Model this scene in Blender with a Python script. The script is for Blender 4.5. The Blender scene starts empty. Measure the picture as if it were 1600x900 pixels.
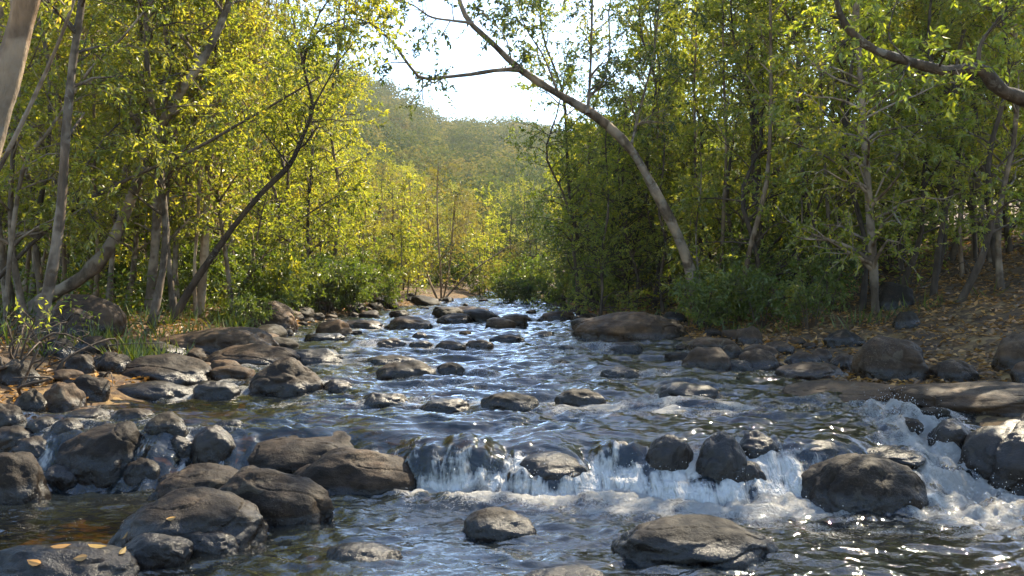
import bpy, bmesh, math, random
import numpy as np
from mathutils import Vector, Matrix

random.seed(7)
RNG = np.random.default_rng(11)
scn = bpy.context.scene
COL = scn.collection
F, CX, HY, CZ = 1350.0, 800.0, 430.0, 1.6      # focal length in photo pixels, principal x, horizon row, eye height

# ------------------------------------------------------------------ noise
_g = np.random.default_rng(3)
_perm = np.concatenate([_g.permutation(256)] * 3)
_grad = _g.normal(size=(256, 3)); _grad /= np.linalg.norm(_grad, axis=1)[:, None]
def pnoise(p):
    p = np.asarray(p, float)
    i = np.floor(p).astype(int); f = p - i; i &= 255
    u = f * f * f * (f * (f * 6 - 15) + 10)
    out = 0
    for dx in (0, 1):
        for dy in (0, 1):
            for dz in (0, 1):
                h = _perm[_perm[_perm[(i[:, 0] + dx) & 255] + ((i[:, 1] + dy) & 255)] + ((i[:, 2] + dz) & 255)]
                d = f - np.array([dx, dy, dz])
                w = (u[:, 0] if dx else 1 - u[:, 0]) * (u[:, 1] if dy else 1 - u[:, 1]) * (u[:, 2] if dz else 1 - u[:, 2])
                out = out + w * np.sum(_grad[h] * d, 1)
    return out * 1.6
def fbm(p, octs=4, gain=.5, lac=2.03):
    a, s = 1.0, 0
    p = np.asarray(p, float)
    for k in range(octs):
        s = s + a * pnoise(p + k * 17.3); p = p * lac; a *= gain
    return s
def n2(x, y, fx, fy=None, seed=0.0, octs=1):
    fy = fx if fy is None else fy
    x = np.asarray(x, float); y = np.asarray(y, float); sh = np.broadcast(x, y).shape
    P = np.stack([np.broadcast_to(x, sh).ravel() * fx, np.broadcast_to(y, sh).ravel() * fy, np.full(int(np.prod(sh)), seed)], 1)
    return (pnoise(P) if octs == 1 else fbm(P, octs)).reshape(sh)
def sstep(a, b, x):
    t = np.clip((x - a) / (b - a), 0, 1); return t * t * (3 - 2 * t)

# ------------------------------------------------------------------ object helpers
def tag(o, label=None, cat=None, group=None, kind=None):
    if label: o['label'] = label
    if cat: o['category'] = cat
    if group: o['group'] = group
    if kind: o['kind'] = kind
    return o
def link(name, data, parent=None, loc=None):
    o = bpy.data.objects.new(name, data); COL.objects.link(o)
    if parent: o.parent = parent
    if loc is not None: o.location = loc
    return o
def empty(name, loc=(0, 0, 0)):
    return link(name, None, None, loc)
def build_mesh(name, V, polys, mats, smooth=True, mat_idx=None, attrs=None):
    """V (N,3); polys list of int arrays (M,k)"""
    me = bpy.data.meshes.new(name)
    V = np.ascontiguousarray(V, np.float32)
    me.vertices.add(len(V)); me.vertices.foreach_set('co', V.ravel())
    polys = [np.asarray(p, np.int32) for p in polys if len(p)]
    loops = np.concatenate([p.ravel() for p in polys]).astype(np.int32)
    tot = np.concatenate([np.full(len(p), p.shape[1], np.int32) for p in polys])
    start = np.concatenate([[0], np.cumsum(tot)[:-1]]).astype(np.int32)
    me.loops.add(len(loops)); me.loops.foreach_set('vertex_index', loops)
    me.polygons.add(len(tot)); me.polygons.foreach_set('loop_start', start); me.polygons.foreach_set('loop_total', tot)
    for m in (mats if isinstance(mats, (list, tuple)) else [mats]): me.materials.append(m)
    if mat_idx is not None: me.polygons.foreach_set('material_index', np.ascontiguousarray(mat_idx, np.int32))
    sm = np.broadcast_to(np.asarray(smooth, bool), (len(tot),))
    me.polygons.foreach_set('use_smooth', np.ascontiguousarray(sm))
    for k, v in (attrs or {}).items():
        a = me.attributes.new(k, 'FLOAT', 'POINT'); a.data.foreach_set('value', np.ascontiguousarray(v, np.float32))
    me.update(calc_edges=True)
    return me

# ------------------------------------------------------------------ materials
class NT:
    def __init__(s, name):
        s.m = bpy.data.materials.new(name); s.m.use_nodes = True
        s.t = s.m.node_tree; s.t.nodes.clear()
    def n(s, typ, ins=None, **kw):
        nd = s.t.nodes.new(typ)
        for k, v in kw.items(): setattr(nd, k, v)
        for k, v in (ins or {}).items():
            sk = nd.inputs[k]
            if isinstance(v, bpy.types.NodeSocket): s.t.links.new(v, sk)
            elif isinstance(v, bpy.types.Node): s.t.links.new(v.outputs[0], sk)
            else:
                if isinstance(v, (tuple, list)) and len(v) == 3 and sk.type == 'RGBA': v = (*v, 1)
                sk.default_value = v
        return nd
    def ramp(s, fac, stops, interp='LINEAR'):
        r = s.n('ShaderNodeValToRGB', {0: fac}); r.color_ramp.interpolation = interp
        e = r.color_ramp.elements
        while len(e) < len(stops): e.new(.5)
        for q, (p, c) in zip(e, stops):
            q.position = p
            q.color = (*c, 1) if isinstance(c, (tuple, list)) else (c, c, c, 1)
        return r
    def math(s, op, a, b=0.0, c=False):
        return s.n('ShaderNodeMath', {0: a, 1: b}, operation=op, use_clamp=c)
    def mix(s, fac, a, b, blend='MIX'):
        nd = s.n('ShaderNodeMix', data_type='RGBA', blend_type=blend)
        for idx, v in ((0, fac), (6, a), (7, b)):
            sk = nd.inputs[idx]
            if isinstance(v, bpy.types.NodeSocket): s.t.links.new(v, sk)
            elif isinstance(v, bpy.types.Node): s.t.links.new(v.outputs[0], sk)
            else: sk.default_value = (*v, 1) if isinstance(v, (tuple, list)) else v
        return nd.outputs[2]
    def noise(s, vec, scale, detail=3, rough=.55, dist=0):
        return s.n('ShaderNodeTexNoise', {'Vector': vec, 'Scale': scale, 'Detail': detail, 'Roughness': rough, 'Distortion': dist})
    def attr(s, name):
        return s.n('ShaderNodeAttribute', attribute_name=name).outputs['Fac']
    def out(s, surf, vol=None):
        o = s.n('ShaderNodeOutputMaterial')
        if surf is not None: s.t.links.new(surf.outputs[0], o.inputs[0])
        if vol is not None: s.t.links.new(vol.outputs[0], o.inputs[1])
        return s.m

def mat_leaf(name, stops, trans=.5, trans_gain=1.5, gloss=.05):
    t = NT(name)
    tint = t.attr('tint')
    rnd = t.n('ShaderNodeObjectInfo').outputs['Random']
    fac = t.math('ADD', t.math('MULTIPLY', tint, .8), t.math('MULTIPLY', rnd, .2))
    c = t.ramp(fac, stops)
    tc = t.mix(1.0, c.outputs[0], (trans_gain * 1.05, trans_gain, trans_gain * .6), 'MULTIPLY')
    d = t.n('ShaderNodeBsdfDiffuse', {'Color': c})
    tr = t.n('ShaderNodeBsdfTranslucent', {'Color': tc})
    m1 = t.n('ShaderNodeMixShader', {0: trans, 1: d, 2: tr})
    g = t.n('ShaderNodeBsdfGlossy', {'Color': (.9, .9, .9), 'Roughness': .38})
    return t.out(t.n('ShaderNodeMixShader', {0: gloss, 1: m1, 2: g}))
LEAF = {
    'left': mat_leaf('leaf_olive_yellow', [(0, (.065, .095, .012)), (.4, (.16, .185, .019)), (.75, (.275, .26, .026)), (1, (.42, .31, .038))], .62, 1.9),
    'right': mat_leaf('leaf_fresh_green', [(0, (.06, .095, .012)), (.45, (.145, .185, .018)), (.8, (.26, .26, .022)), (1, (.40, .32, .03))], .64, 2.0),
    'gold': mat_leaf('leaf_autumn_gold', [(0, (.10, .105, .018)), (.5, (.20, .175, .028)), (1, (.33, .23, .05))], .5, 1.5),
    'dark': mat_leaf('leaf_dark_green', [(0, (.014, .028, .010)), (.6, (.045, .072, .012)), (1, (.14, .145, .016))], .5, 1.8),
    'fern': mat_leaf('leaf_bright_shrub', [(0, (.04, .075, .010)), (.6, (.10, .14, .014)), (1, (.19, .19, .02))], .5, 1.6),
    'dry': mat_leaf('leaf_fallen_dry', [(0, (.07, .035, .014)), (.4, (.22, .115, .036)), (.8, (.42, .22, .06)), (1, (.52, .33, .085))], .25, 1.2),  # dry leaf colours, brightened to stand in for sun dapples
    'hill': mat_leaf('leaf_hill_canopy', [(0, (.035, .055, .012)), (.45, (.09, .11, .02)), (.8, (.17, .16, .03)), (1, (.30, .21, .055))], .2, 1.4, .0),
}
def mat_bark(name, c0, c1, patch=None):
    t = NT(name)
    co = t.n('ShaderNodeTexCoord').outputs['Object']; ps = co
    mp = t.n('ShaderNodeMapping', {'Vector': co, 'Scale': (1, 1, .25)})
    a = t.noise(mp, 9, 5, .65); b = t.noise(co, 2.2, 3, .6)
    col = t.ramp(a, [(.3, c0), (.72, c1)]).outputs[0]
    if patch: col = t.mix(t.ramp(b, [(.47, 0.0), (.55, 1.0)]).outputs[0], col, patch)
    rnd = t.n('ShaderNodeObjectInfo').outputs['Random']
    col = t.mix(1.0, col, t.ramp(t.noise(ps, 1.6, 3, .55, .6), [(.3, (.62, .64, .66)), (.5, (1, 1, 1)), (.68, (1.55, 1.45, 1.3))]).outputs[0], 'MULTIPLY')
    pat = t.math('MULTIPLY', t.ramp(t.noise(ps, 7, 4, .6, .8), [(.58, 0.0), (.62, .55)]).outputs[0], t.ramp(t.noise(ps, 1.1, 2), [(.48, 0.0), (.6, 1.0)]).outputs[0])
    col = t.mix(pat.outputs[0], col, (.26, .245, .205)) if True else col
    col = t.mix(1.0, col, t.ramp(rnd, [(0, .7), (1, 1.25)]).outputs[0], 'MULTIPLY')
    bp = t.n('ShaderNodeBump', {'Height': t.math('ADD', a, t.math('MULTIPLY', b, .8)), 'Strength': .9, 'Distance': .05})
    return t.out(t.n('ShaderNodeBsdfPrincipled', {'Base Color': col, 'Roughness': .85, 'Normal': bp, 'Specular IOR Level': .25}))
BARK = {
    'dark': mat_bark('bark_dark_brown', (.035, .027, .02), (.12, .09, .065)),
    'grey': mat_bark('bark_grey_brown', (.05, .037, .026), (.165, .122, .085), (.22, .175, .13)),
    'pale': mat_bark('bark_pale_smooth', (.11, .074, .045), (.26, .18, .115), (.31, .235, .16)),
}
def mat_rock(name, dark, mid, light, wetall=0.0, mossy=False, tone=1.0):
    t = NT(name)
    co = t.n('ShaderNodeTexCoord').outputs['Object']
    ps = t.n('ShaderNodeNewGeometry').outputs['Position']
    a = t.noise(ps, 3.1, 6, .62, .4); b = t.noise(ps, 17, 6, .7); c = t.noise(ps, 75, 4, .7); st = t.noise(t.n('ShaderNodeMapping', {'Vector': ps, 'Rotation': (.4, .3, .2), 'Scale': (2, 3, 14)}), 1.3, 5, .6, .6)
    v = t.math('ADD', t.math('MULTIPLY', a, .5), t.math('ADD', t.math('MULTIPLY', b, .3), t.math('MULTIPLY', st, .25)))
    col = t.ramp(v, [(.40, dark), (.53, mid), (.68, light)]).outputs[0]
    # pale lichen flecks
    li = t.math('MULTIPLY', t.ramp(c, [(.55, 0.0), (.62, 1.0)]).outputs[0], t.ramp(t.noise(ps, 2.3, 3), [(.45, 0.0), (.62, .8)]).outputs[0])
    col = t.mix(li.outputs[0], col, (.22, .20, .16))
    if mossy:
        col = t.mix(t.ramp(t.noise(ps, 4, 4, .6), [(.52, 0.0), (.68, .55)]).outputs[0], col, (.045, .048, .014))
    rnd = t.n('ShaderNodeObjectInfo').outputs['Random']
    col = t.mix(1.0, col, t.ramp(t.noise(ps, 1.6, 3, .55, .6), [(.3, (.62, .64, .66)), (.5, (1, 1, 1)), (.68, (1.55, 1.45, 1.3))]).outputs[0], 'MULTIPLY')
    pat = t.math('MULTIPLY', t.ramp(t.noise(ps, 7, 4, .6, .8), [(.58, 0.0), (.62, .55)]).outputs[0], t.ramp(t.noise(ps, 1.1, 2), [(.48, 0.0), (.6, 1.0)]).outputs[0])
    col = t.mix(pat.outputs[0], col, (.26, .245, .205)) if True else col
    col = t.mix(1.0, col, t.ramp(rnd, [(0, (.78, .76, .74)), (.5, (1, .97, .93)), (1, (1.22, 1.12, 1.0))]).outputs[0], 'MULTIPLY')
    wet = t.math('ADD', t.attr('wet'), t.math('MULTIPLY', t.math('SUBTRACT', b, .5), .7))
    wet = t.math('MAXIMUM', t.ramp(wet, [(.35, 0.0), (.6, 1.0)]).outputs[0], wetall)
    col = t.mix(wet.outputs[0], col, t.mix(1.0, col, (.36, .34, .33), 'MULTIPLY'))
    col = t.mix(1.0, col, (.27 * tone, .232 * tone, .195 * tone), 'MULTIPLY')
    rough = t.math('ADD', t.math('MULTIPLY', wet, -.34), t.math('ADD', .5, t.math('MULTIPLY', b, .24)))
    hgt = t.math('ADD', t.math('ADD', t.math('MULTIPLY', b, .5), t.math('MULTIPLY', c, .2)), t.math('MULTIPLY', st, .22))
    bp = t.n('ShaderNodeBump', {'Height': hgt, 'Strength': .9, 'Distance': .03})
    return t.out(t.n('ShaderNodeBsdfPrincipled', {'Base Color': col, 'Roughness': rough, 'Normal': bp, 'Specular IOR Level': t.math('ADD', .22, t.math('MULTIPLY', wet, .22))}))
ROCK = {
    'grey': mat_rock('rock_grey_brown', (.016, .012, .009), (.050, .037, .026), (.15, .115, .083)),
    'warm': mat_rock('rock_warm_tan', (.028, .019, .012), (.085, .060, .038), (.21, .152, .10), 0.0, False, 1.9),
    'wet': mat_rock('rock_wet_dark', (.016, .012, .009), (.046, .034, .025), (.12, .093, .068), .85),
    'moss': mat_rock('rock_mossy_dark', (.015, .012, .008), (.046, .036, .022), (.11, .085, .055), 0, True),
}
def mat_ground():
    t = NT('forest_soil_litter')
    ps = t.n('ShaderNodeNewGeometry').outputs['Position']
    a = t.noise(ps, 1.1, 6, .65); b = t.noise(ps, 14, 5, .7)
    v = t.n('ShaderNodeTexVoronoi', {'Vector': t.mix(.06, ps, t.noise(ps, 9, 2).outputs[1], 'ADD'), 'Scale': 15.0})
    sep = t.n('ShaderNodeSeparateColor', {0: v.outputs['Color']})
    lit = t.ramp(sep.outputs[0], [(0, (.05, .032, .018)), (.35, (.10, .06, .03)), (.7, (.18, .11, .045)), (1, (.27, .18, .075))]).outputs[0]
    soil = t.ramp(b, [(.3, (.035, .024, .016)), (.7, (.10, .068, .044))]).outputs[0]
    col = t.mix(t.ramp(a, [(.36, 0.0), (.58, .8)]).outputs[0], soil, lit)
    wet = t.attr('wet')
    bed = t.ramp(b, [(.3, (.05, .033, .016)), (.6, (.17, .11, .05)), (.8, (.27, .19, .10))]).outputs[0]
    col = t.mix(wet, col, bed)
    bp = t.n('ShaderNodeBump', {'Height': t.math('ADD', b, t.math('MULTIPLY', sep.outputs[1], .5)), 'Strength': .8, 'Distance': .05})
    return t.out(t.n('ShaderNodeBsdfPrincipled', {'Base Color': col, 'Roughness': .9, 'Normal': bp, 'Specular IOR Level': .2}))
GROUND = mat_ground()
def mat_hill():
    t = NT('hill_dry_slope')
    ps = t.n('ShaderNodeNewGeometry').outputs['Position']
    c = t.ramp(t.noise(ps, .05, 6, .65), [(.35, (.05, .06, .02)), (.6, (.11, .10, .035)), (.75, (.2, .14, .06))])
    return t.out(t.n('ShaderNodeBsdfDiffuse', {'Color': c}))
def mat_water():
    t = NT('river_water')
    ps = t.n('ShaderNodeNewGeometry').outputs['Position']
    foam = t.attr('foam'); streak = t.attr('fall')
    mp = t.n('ShaderNodeMapping', {'Vector': ps, 'Scale': (.5, 1, 1)})
    n1 = t.noise(mp, 9, 3, .5, .9); n2_ = t.noise(mp, 26, 2, .5, .5)
    fs = t.noise(t.n('ShaderNodeMapping', {'Vector': ps, 'Scale': (13, 2.6, 4)}), 1.0, 4, .6, .4)
    lace = t.noise(ps, 26, 5, .72, 1.6)
    tex = t.mix(streak, lace.outputs[0], t.math('ADD', .5, t.math('MULTIPLY', t.math('SUBTRACT', t.math('ADD', t.math('MULTIPLY', fs, .7), t.math('MULTIPLY', n1, .3)), .5), 2.2)).outputs[0])
    fm = t.math('ADD', foam, t.math('MULTIPLY', t.math('SUBTRACT', tex, .5), 2.0))
    fm = t.ramp(fm, [(.40, 0.0), (.70, .5), (1.0, .93)]).outputs[0]
    fm = t.math('MULTIPLY', fm, t.ramp(foam, [(.03, 0.0), (.2, 1.0)]).outputs[0])
    hgt = t.math('ADD', t.math('MULTIPLY', n1, .9), t.math('MULTIPLY', n2_, .10))
    bp = t.n('ShaderNodeBump', {'Height': hgt, 'Strength': .6, 'Distance': .03})
    fr = t.n('ShaderNodeFresnel', {'IOR': 1.5, 'Normal': bp})
    gl = t.n('ShaderNodeBsdfGlossy', {'Color': (1, 1, 1), 'Roughness': .03, 'Normal': bp})
    tr = t.n('ShaderNodeBsdfTransparent', {'Color': (.62, .48, .26)})
    murk_sky = t.n('ShaderNodeBsdfDiffuse', {'Color': t.ramp(t.noise(ps, .6, 3), [(.35, (.013, .021, .027)), (.7, (.020, .021, .018))]), 'Normal': bp})  # murk with blue painted in to stand for reflected sky
    body = t.n('ShaderNodeMixShader', {0: t.math('SUBTRACT', .55, t.math('MULTIPLY', t.attr('shallow'), .5)), 1: tr, 2: murk_sky})
    wat = t.n('ShaderNodeMixShader', {0: fr, 1: body, 2: gl})
    fd = t.n('ShaderNodeBsdfDiffuse', {'Color': (.76, .74, .70), 'Normal': t.n('ShaderNodeBump', {'Height': tex, 'Strength': 1.0, 'Distance': .09})})
    ft = t.n('ShaderNodeBsdfTranslucent', {'Color': (.66, .65, .62)})
    fmx = t.n('ShaderNodeMixShader', {0: .35, 1: fd, 2: ft})
    return t.out(t.n('ShaderNodeMixShader', {0: fm, 1: wat, 2: fmx}))
WATER = mat_water()
def mat_spray():
    t = NT('white_spray')
    d = t.n('ShaderNodeBsdfDiffuse', {'Color': (.85, .87, .9)})
    g = t.n('ShaderNodeBsdfGlossy', {'Color': (1, 1, 1), 'Roughness': .1})
    tr = t.n('ShaderNodeBsdfTranslucent', {'Color': (.85, .87, .9)})
    return t.out(t.n('ShaderNodeMixShader', {0: .25, 1: t.n('ShaderNodeMixShader', {0: .5, 1: d, 2: tr}), 2: g}))
SPRAY = mat_spray()

# ------------------------------------------------------------------ terrain functions
YL = [-30, 2, 5, 7, 8.5, 12, 16, 20, 23, 27, 31, 40, 60, 900]
XL = [-4.4, -4.4, -4.2, -4.3, -3.7, -3.8, -4.1, -4.1, -3.5, -2.6, -1.8, -.6, .5, .5]
XR = [5.2, 5.2, 5.0, 4.0, 3.4, 2.8, 2.1, 1.7, 1.5, 1.2, 1.0, .9, .6, .6]
def xl(y): return np.interp(y, YL, XL)
def xr(y): return np.interp(y, YL, XR)
def yweir(x):
    return np.interp(x, [-5, -3, -2.2, -1.2, -.75, .2, .8, 1.4, 2.0, 2.6, 3.0, 3.6, 5], [6.9, 6.9, 7.0, 7.15, 7.1, 7.05, 7.0, 6.85, 6.95, 6.8, 7.1, 7.4, 7.4]) + .16 * n2(x, 0 * np.asarray(x, float), 1.9, 1, 5.0)
def water0(x, y):
    yw = yweir(x); wd = np.interp(x, [-3, -1.7, -1.2, 2.6, 3.1, 5], [.5, .5, .8, .95, 1.3, 1.6])
    t = np.clip((y - (yw - wd)) / wd, 0, 1)
    cv = np.interp(x, [-1.7, -1.1, 2.5, 3.1], [.1, .85, .85, .15])
    s = cv * (1 - (1 - t) ** 2.1) ** .85 * sstep(0, .06, t) + (1 - cv) * sstep(0, 1, t)
    up = .35 + .012 * np.maximum(y - 7, 0) + .05 * sstep(9.0, 9.5, y + .25 * n2(x, y, .9, .3, 2.)) + .05 * sstep(12.4, 13, y + .4 * n2(x, y, .7, .3, 4.))
    return s * up
def ground(x, y):
    x = np.asarray(x, float); y = np.asarray(y, float)
    l = xl(y) + .25 * n2(y, 0 * y, .8, 1, 1.) ; r = xr(y) + .25 * n2(y, 0 * y, .8, 1, 9.)
    w = np.interp(y, [-30, 5.5, 7.5, 9, 13, 30, 100, 900], [-.02, 0, .35, .39, .52, .75, 1.6, 4.0])
    ins = np.minimum(x - l, r - x)
    z = w - .34 * sstep(0, .7, ins)
    dl = np.maximum(l - x, 0); drr = np.maximum(x - r, 0)
    z = z + np.where(dl > 0, .04 * sstep(0, .3, dl) + .17 * np.minimum(dl, 1.9) + .035 * np.clip(dl - 1.9, 0, 30), 0)
    sl = np.clip(drr - 1.7, 0, 400)
    z = z + np.where(drr > 0, .04 * sstep(0, .3, drr) + .04 * np.minimum(drr, 1.7) + .21 * np.minimum(sl, 9) + .16 * np.clip(sl - 9, 0, 60), 0)
    amp = np.clip(-ins, 0, 2) / 2
    z = z + amp * (.10 * n2(x, y, .7, .7, 3., 3) + .03 * n2(x, y, 3., 3., 6.))
    return z
def surf(x, y):
    g = ground(x, y); w = water0(x, y)
    ins = (x > xl(y) - .3) & (x < xr(y) + .3) & (y < 48)
    return np.where(ins, np.maximum(g, w), g)
_ys = np.concatenate([np.arange(2.2, 12, .01), np.arange(12, 90, .05)])
def hit(px, py):
    X = (px - CX) / F * _ys; Z = CZ - (py - HY) / F * _ys
    below = Z <= surf(X, _ys)
    k = int(np.argmax(below)) if below.any() else len(_ys) - 1
    return np.array([X[k], _ys[k], float(surf(X[k], _ys[k]))])
def at(px, py, d):
    return np.array([(px - CX) / F * d, d, CZ - (py - HY) / F * d])
def topx(p):
    return CX + F * p[0] / p[1], HY - F * (p[2] - CZ) / p[1]

# ------------------------------------------------------------------ ground sheet
def fan_grid(ys, us, width):
    Y = np.repeat(ys[:, None], len(us), 1); X = us[None, :] * width(ys)[:, None]
    return X, Y
def grid_faces(nr, nc):
    i = np.arange(nr - 1)[:, None] * nc + np.arange(nc - 1)[None, :]
    return np.stack([i, i + 1, i + nc + 1, i + nc], -1).reshape(-1, 4)
ys = np.concatenate([np.linspace(-30, 1.5, 20), np.arange(1.6, 30, .1), 30 * 1.045 ** np.arange(0, 72)])
u = np.linspace(-1, 1, 421); us = np.sign(u) * (np.abs(u) * .35 + .65 * np.abs(u) ** 3)
X, Y = fan_grid(ys, us, lambda y: 22 + .9 * np.maximum(y, 0))
Zg = ground(X, Y)
wet = sstep(-.06, .25, np.minimum(X - xl(Y), xr(Y) - X)) * (Y < 50)
me = build_mesh('ground', np.stack([X, Y, Zg], -1).reshape(-1, 3), [grid_faces(*X.shape)], GROUND, True, attrs={'wet': wet.ravel()})
tag(link('ground', me), kind='structure')

# distant hill
HD = 500.0
rid_x = [-420, -300, -200, -148, -96, -74, -37, 0, 40, 150, 300, 420]
rid_z = [180, 160, 154, 142, 116, 104, 88, 84, 83, 83, 90, 100]
def hillz(x, y):
    rz = np.interp(x * HD / np.maximum(y, 250), rid_x, rid_z)
    t = np.clip((y - 110) / (HD - 110), 0, 1.4)
    return -3 + (rz + 3) * np.where(t < 1, t ** 1.15, 1 - .5 * (t - 1)) + 5 * n2(x, y, .018, .018, 2., 3) * np.clip(t, 0, 1)
hy = np.linspace(105, 640, 90); hx = np.linspace(-420, 420, 140)
X, Y = np.meshgrid(hx, hy)
me = build_mesh('hill', np.stack([X, Y, hillz(X, Y)], -1).reshape(-1, 3), [grid_faces(*X.shape)], mat_hill())
tag(link('hill', me), kind='structure')

# ------------------------------------------------------------------ rocks
_ico = {}
def ico(sub):
    if sub not in _ico:
        bm = bmesh.new(); bmesh.ops.create_icosphere(bm, subdivisions=sub, radius=1)
        _ico[sub] = (np.array([v.co[:] for v in bm.verts]), np.array([[v.index for v in f.verts] for f in bm.faces])); bm.free()
    return _ico[sub]
def rock_shape(seed, sub, boxy=.8, rough=1.0):
    d, f = ico(sub); rg = np.random.default_rng(seed)
    p = np.sign(d) * np.abs(d) ** boxy
    p /= np.max(np.abs(p))
    for k in range(9):
        n = rg.normal(size=3); n[2] = n[2] * .8 + .25; n /= np.linalg.norm(n)
        h = rg.uniform(.74, .96); pr = p @ n
        over = np.maximum(pr - h, 0); p = p - n[None] * (over * .5)[:, None]
    o = seed * 3.7 % 91
    nn = p / np.linalg.norm(p, axis=1)[:, None]
    disp = .15 * pnoise(p * 1.2 + o) + .07 * pnoise(p * 2.9 + o + 5) + rough * ((.020) * fbm(p * 5 + o, 4, .55))
    crk = np.abs(pnoise(p * np.array([1.0, 1.2, 1.1]) + o + 31)); disp -= .045 * np.exp(-(crk / .025) ** 2) * rough
    p = p + nn * disp[:, None]
    return p, f
ROCKS = []     # records: dict(obj, c, s, px, label)
def place_box(x0, x1, yt, yb, dr, depth=None):
    h0 = hit((x0 + x1) / 2, yb); yc = h0[1]
    for _ in range(4):
        sx = (x1 - x0) / 2 / F * yc; sy = dr * sx; yc = h0[1] + sy * .85
    if depth:
        yc = depth; sx = (x1 - x0) / 2 / F * yc; sy = dr * sx; h0 = np.array([0, yc, float(water0(np.array([((x0 + x1) / 2 - CX) / F * yc]), np.array([yc]))[0])])
    xc = ((x0 + x1) / 2 - CX) / F * yc
    zt = CZ - (yt - HY) / F * (yc + .15 * sy)
    zb = h0[2]; h = max(zt - zb, .03)
    return np.array([xc, yc, zb]), sx, sy, h
def rock(label, boxes, mat='grey', sub=5, seed=None, cat='rock', group=None, wetz=.15, short=None, name=None, boxy=.9, rough=1.0):
    if not isinstance(boxes, list): boxes = [boxes]
    seed = seed or 100 + len(ROCKS) * 7
    Vs, Fs, W, off = [], [], [], 0
    base = None
    for k, bx in enumerate(boxes):
        x0, x1, yt, yb = bx[:4]; dr = bx[4] if len(bx) > 4 else .8; skew = bx[5] if len(bx) > 5 else 0
        c, sx, sy, h = place_box(x0, x1, yt, yb, dr, bx[6] if len(bx) > 6 else None)
        p, f = rock_shape(seed + k, sub, boxy, rough)
        sink = .8 * h + .04
        lo, hi = p.min(0), p.max(0)
        q = (p - (lo + hi) / 2) / ((hi - lo) / 2)
        q[:, 0] += skew * (q[:, 2] * .5 + .5) * (1 - np.abs(q[:, 0]) * .6)
        q[:, 0] = (q[:, 0] - (q[:, 0].max() + q[:, 0].min()) / 2) / ((q[:, 0].max() - q[:, 0].min()) / 2)
        v = np.stack([q[:, 0] * sx, q[:, 1] * sy, q[:, 2] * (h + sink) / 2 + (h - sink) / 2], 1) + c
        Vs.append(v); Fs.append(f + off); off += len(v)
        W.append(1 - sstep(0, wetz * (1 + 2 * min(h, .3)), v[:, 2] - c[2]))
        if base is None: base = c; s0 = (sx, sy, h)
        bc = (x0 + x1) / 2, (yt + yb) / 2
        RK.append((c[0], c[1], sx, sy, h))
    V = np.concatenate(Vs) - base
    nm = name or ('boulder' if s0[0] > .3 else 'rock')
    me = build_mesh(nm, V, [np.concatenate(Fs)], ROCK[mat], True, attrs={'wet': np.concatenate(W)})
    o = link(nm, me, None, base)
    tag(o, label, 'boulder' if nm == 'boulder' else 'rock', group)
    xs0 = min(b[0] for b in boxes); xs1 = max(b[1] for b in boxes)
    ROCKS.append(dict(o=o, px=((xs0 + xs1) / 2, boxes[0][3]), short=short))
    return o
RK = []
G1 = 'boulders in the foreground pool'
rock('large rounded dark boulder standing in front of the right cascade', (1242, 1455, 706, 804, .66), 'grey', 6, 15, boxy=1.05, group=G1, short='the large boulder below the right cascade')
rock('smooth dark hump leaning behind the large boulder at the right cascade', (1338, 1449, 697, 790, 1.0, 0, 6.5), 'grey', 5, 12, group=G1)
rock('broad low speckled boulder cut by the bottom edge, right of centre', [(958, 1218, 808, 886, .7)], 'grey', 6, 13, group=G1, short='the broad speckled boulder at the bottom edge')
rock('small domed stone alone in the middle of the lower pool', [(722, 840, 793, 842, .7)], 'grey', 5, 14, group=G1, short='the lone domed stone in the lower pool')
rock('low wet stone with ragged top near the bottom edge, left of the lone domed stone', [(500, 632, 847, 889, .7)], 'wet', 5, 15, group=G1)
rock('shiny wet rock barely out of the water at the bottom edge', [(812, 955, 884, 925, .6)], 'wet', 5, 16, group=G1)
rock('huge flat boulder split by a crack at the left end of the weir', [(368, 610, 668, 742, .75, .1), (455, 674, 699, 776, .55, -.1)], 'grey', 6, 17, group=G1, short='the huge split boulder', wetz=.07)
rock('long two humped dark boulder sloping down to the right', [(330, 523, 728, 817, .6, -.35), (236, 400, 724, 785, .7)], 'grey', 6, 18, group=G1, short='the long two humped boulder', wetz=.05)
rock('broad boulder with a wet glistening right flank, in front of the two humped one', [(175, 416, 762, 862, .65, .1)], 'grey', 6, 19, group=G1, wetz=.2, short='the boulder with the glistening flank')
rock('black dripping ledge below the boulder with the glistening flank', [(190, 300, 832, 886, .6), (265, 372, 828, 868, .5)], 'wet', 5, 20, group=G1, rough=2)
rock('flat wet ledge in the bottom left corner carrying fallen yellow leaves', [(-60, 215, 846, 925, .5)], 'wet', 5, 21, group=G1, rough=2)
G2 = 'boulders along the left shore'
rock('egg shaped grey boulder leaning right among the left shore stones', [(86, 241, 657, 742, .75, .25)], 'grey', 6, 22, group=G2, short='the egg shaped grey boulder')
rock('dark boulder cut by the left edge of the picture beside brown water', [(-50, 78, 704, 792, .8)], 'grey', 5, 23, group=G2, short='the dark boulder at the left edge')
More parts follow.
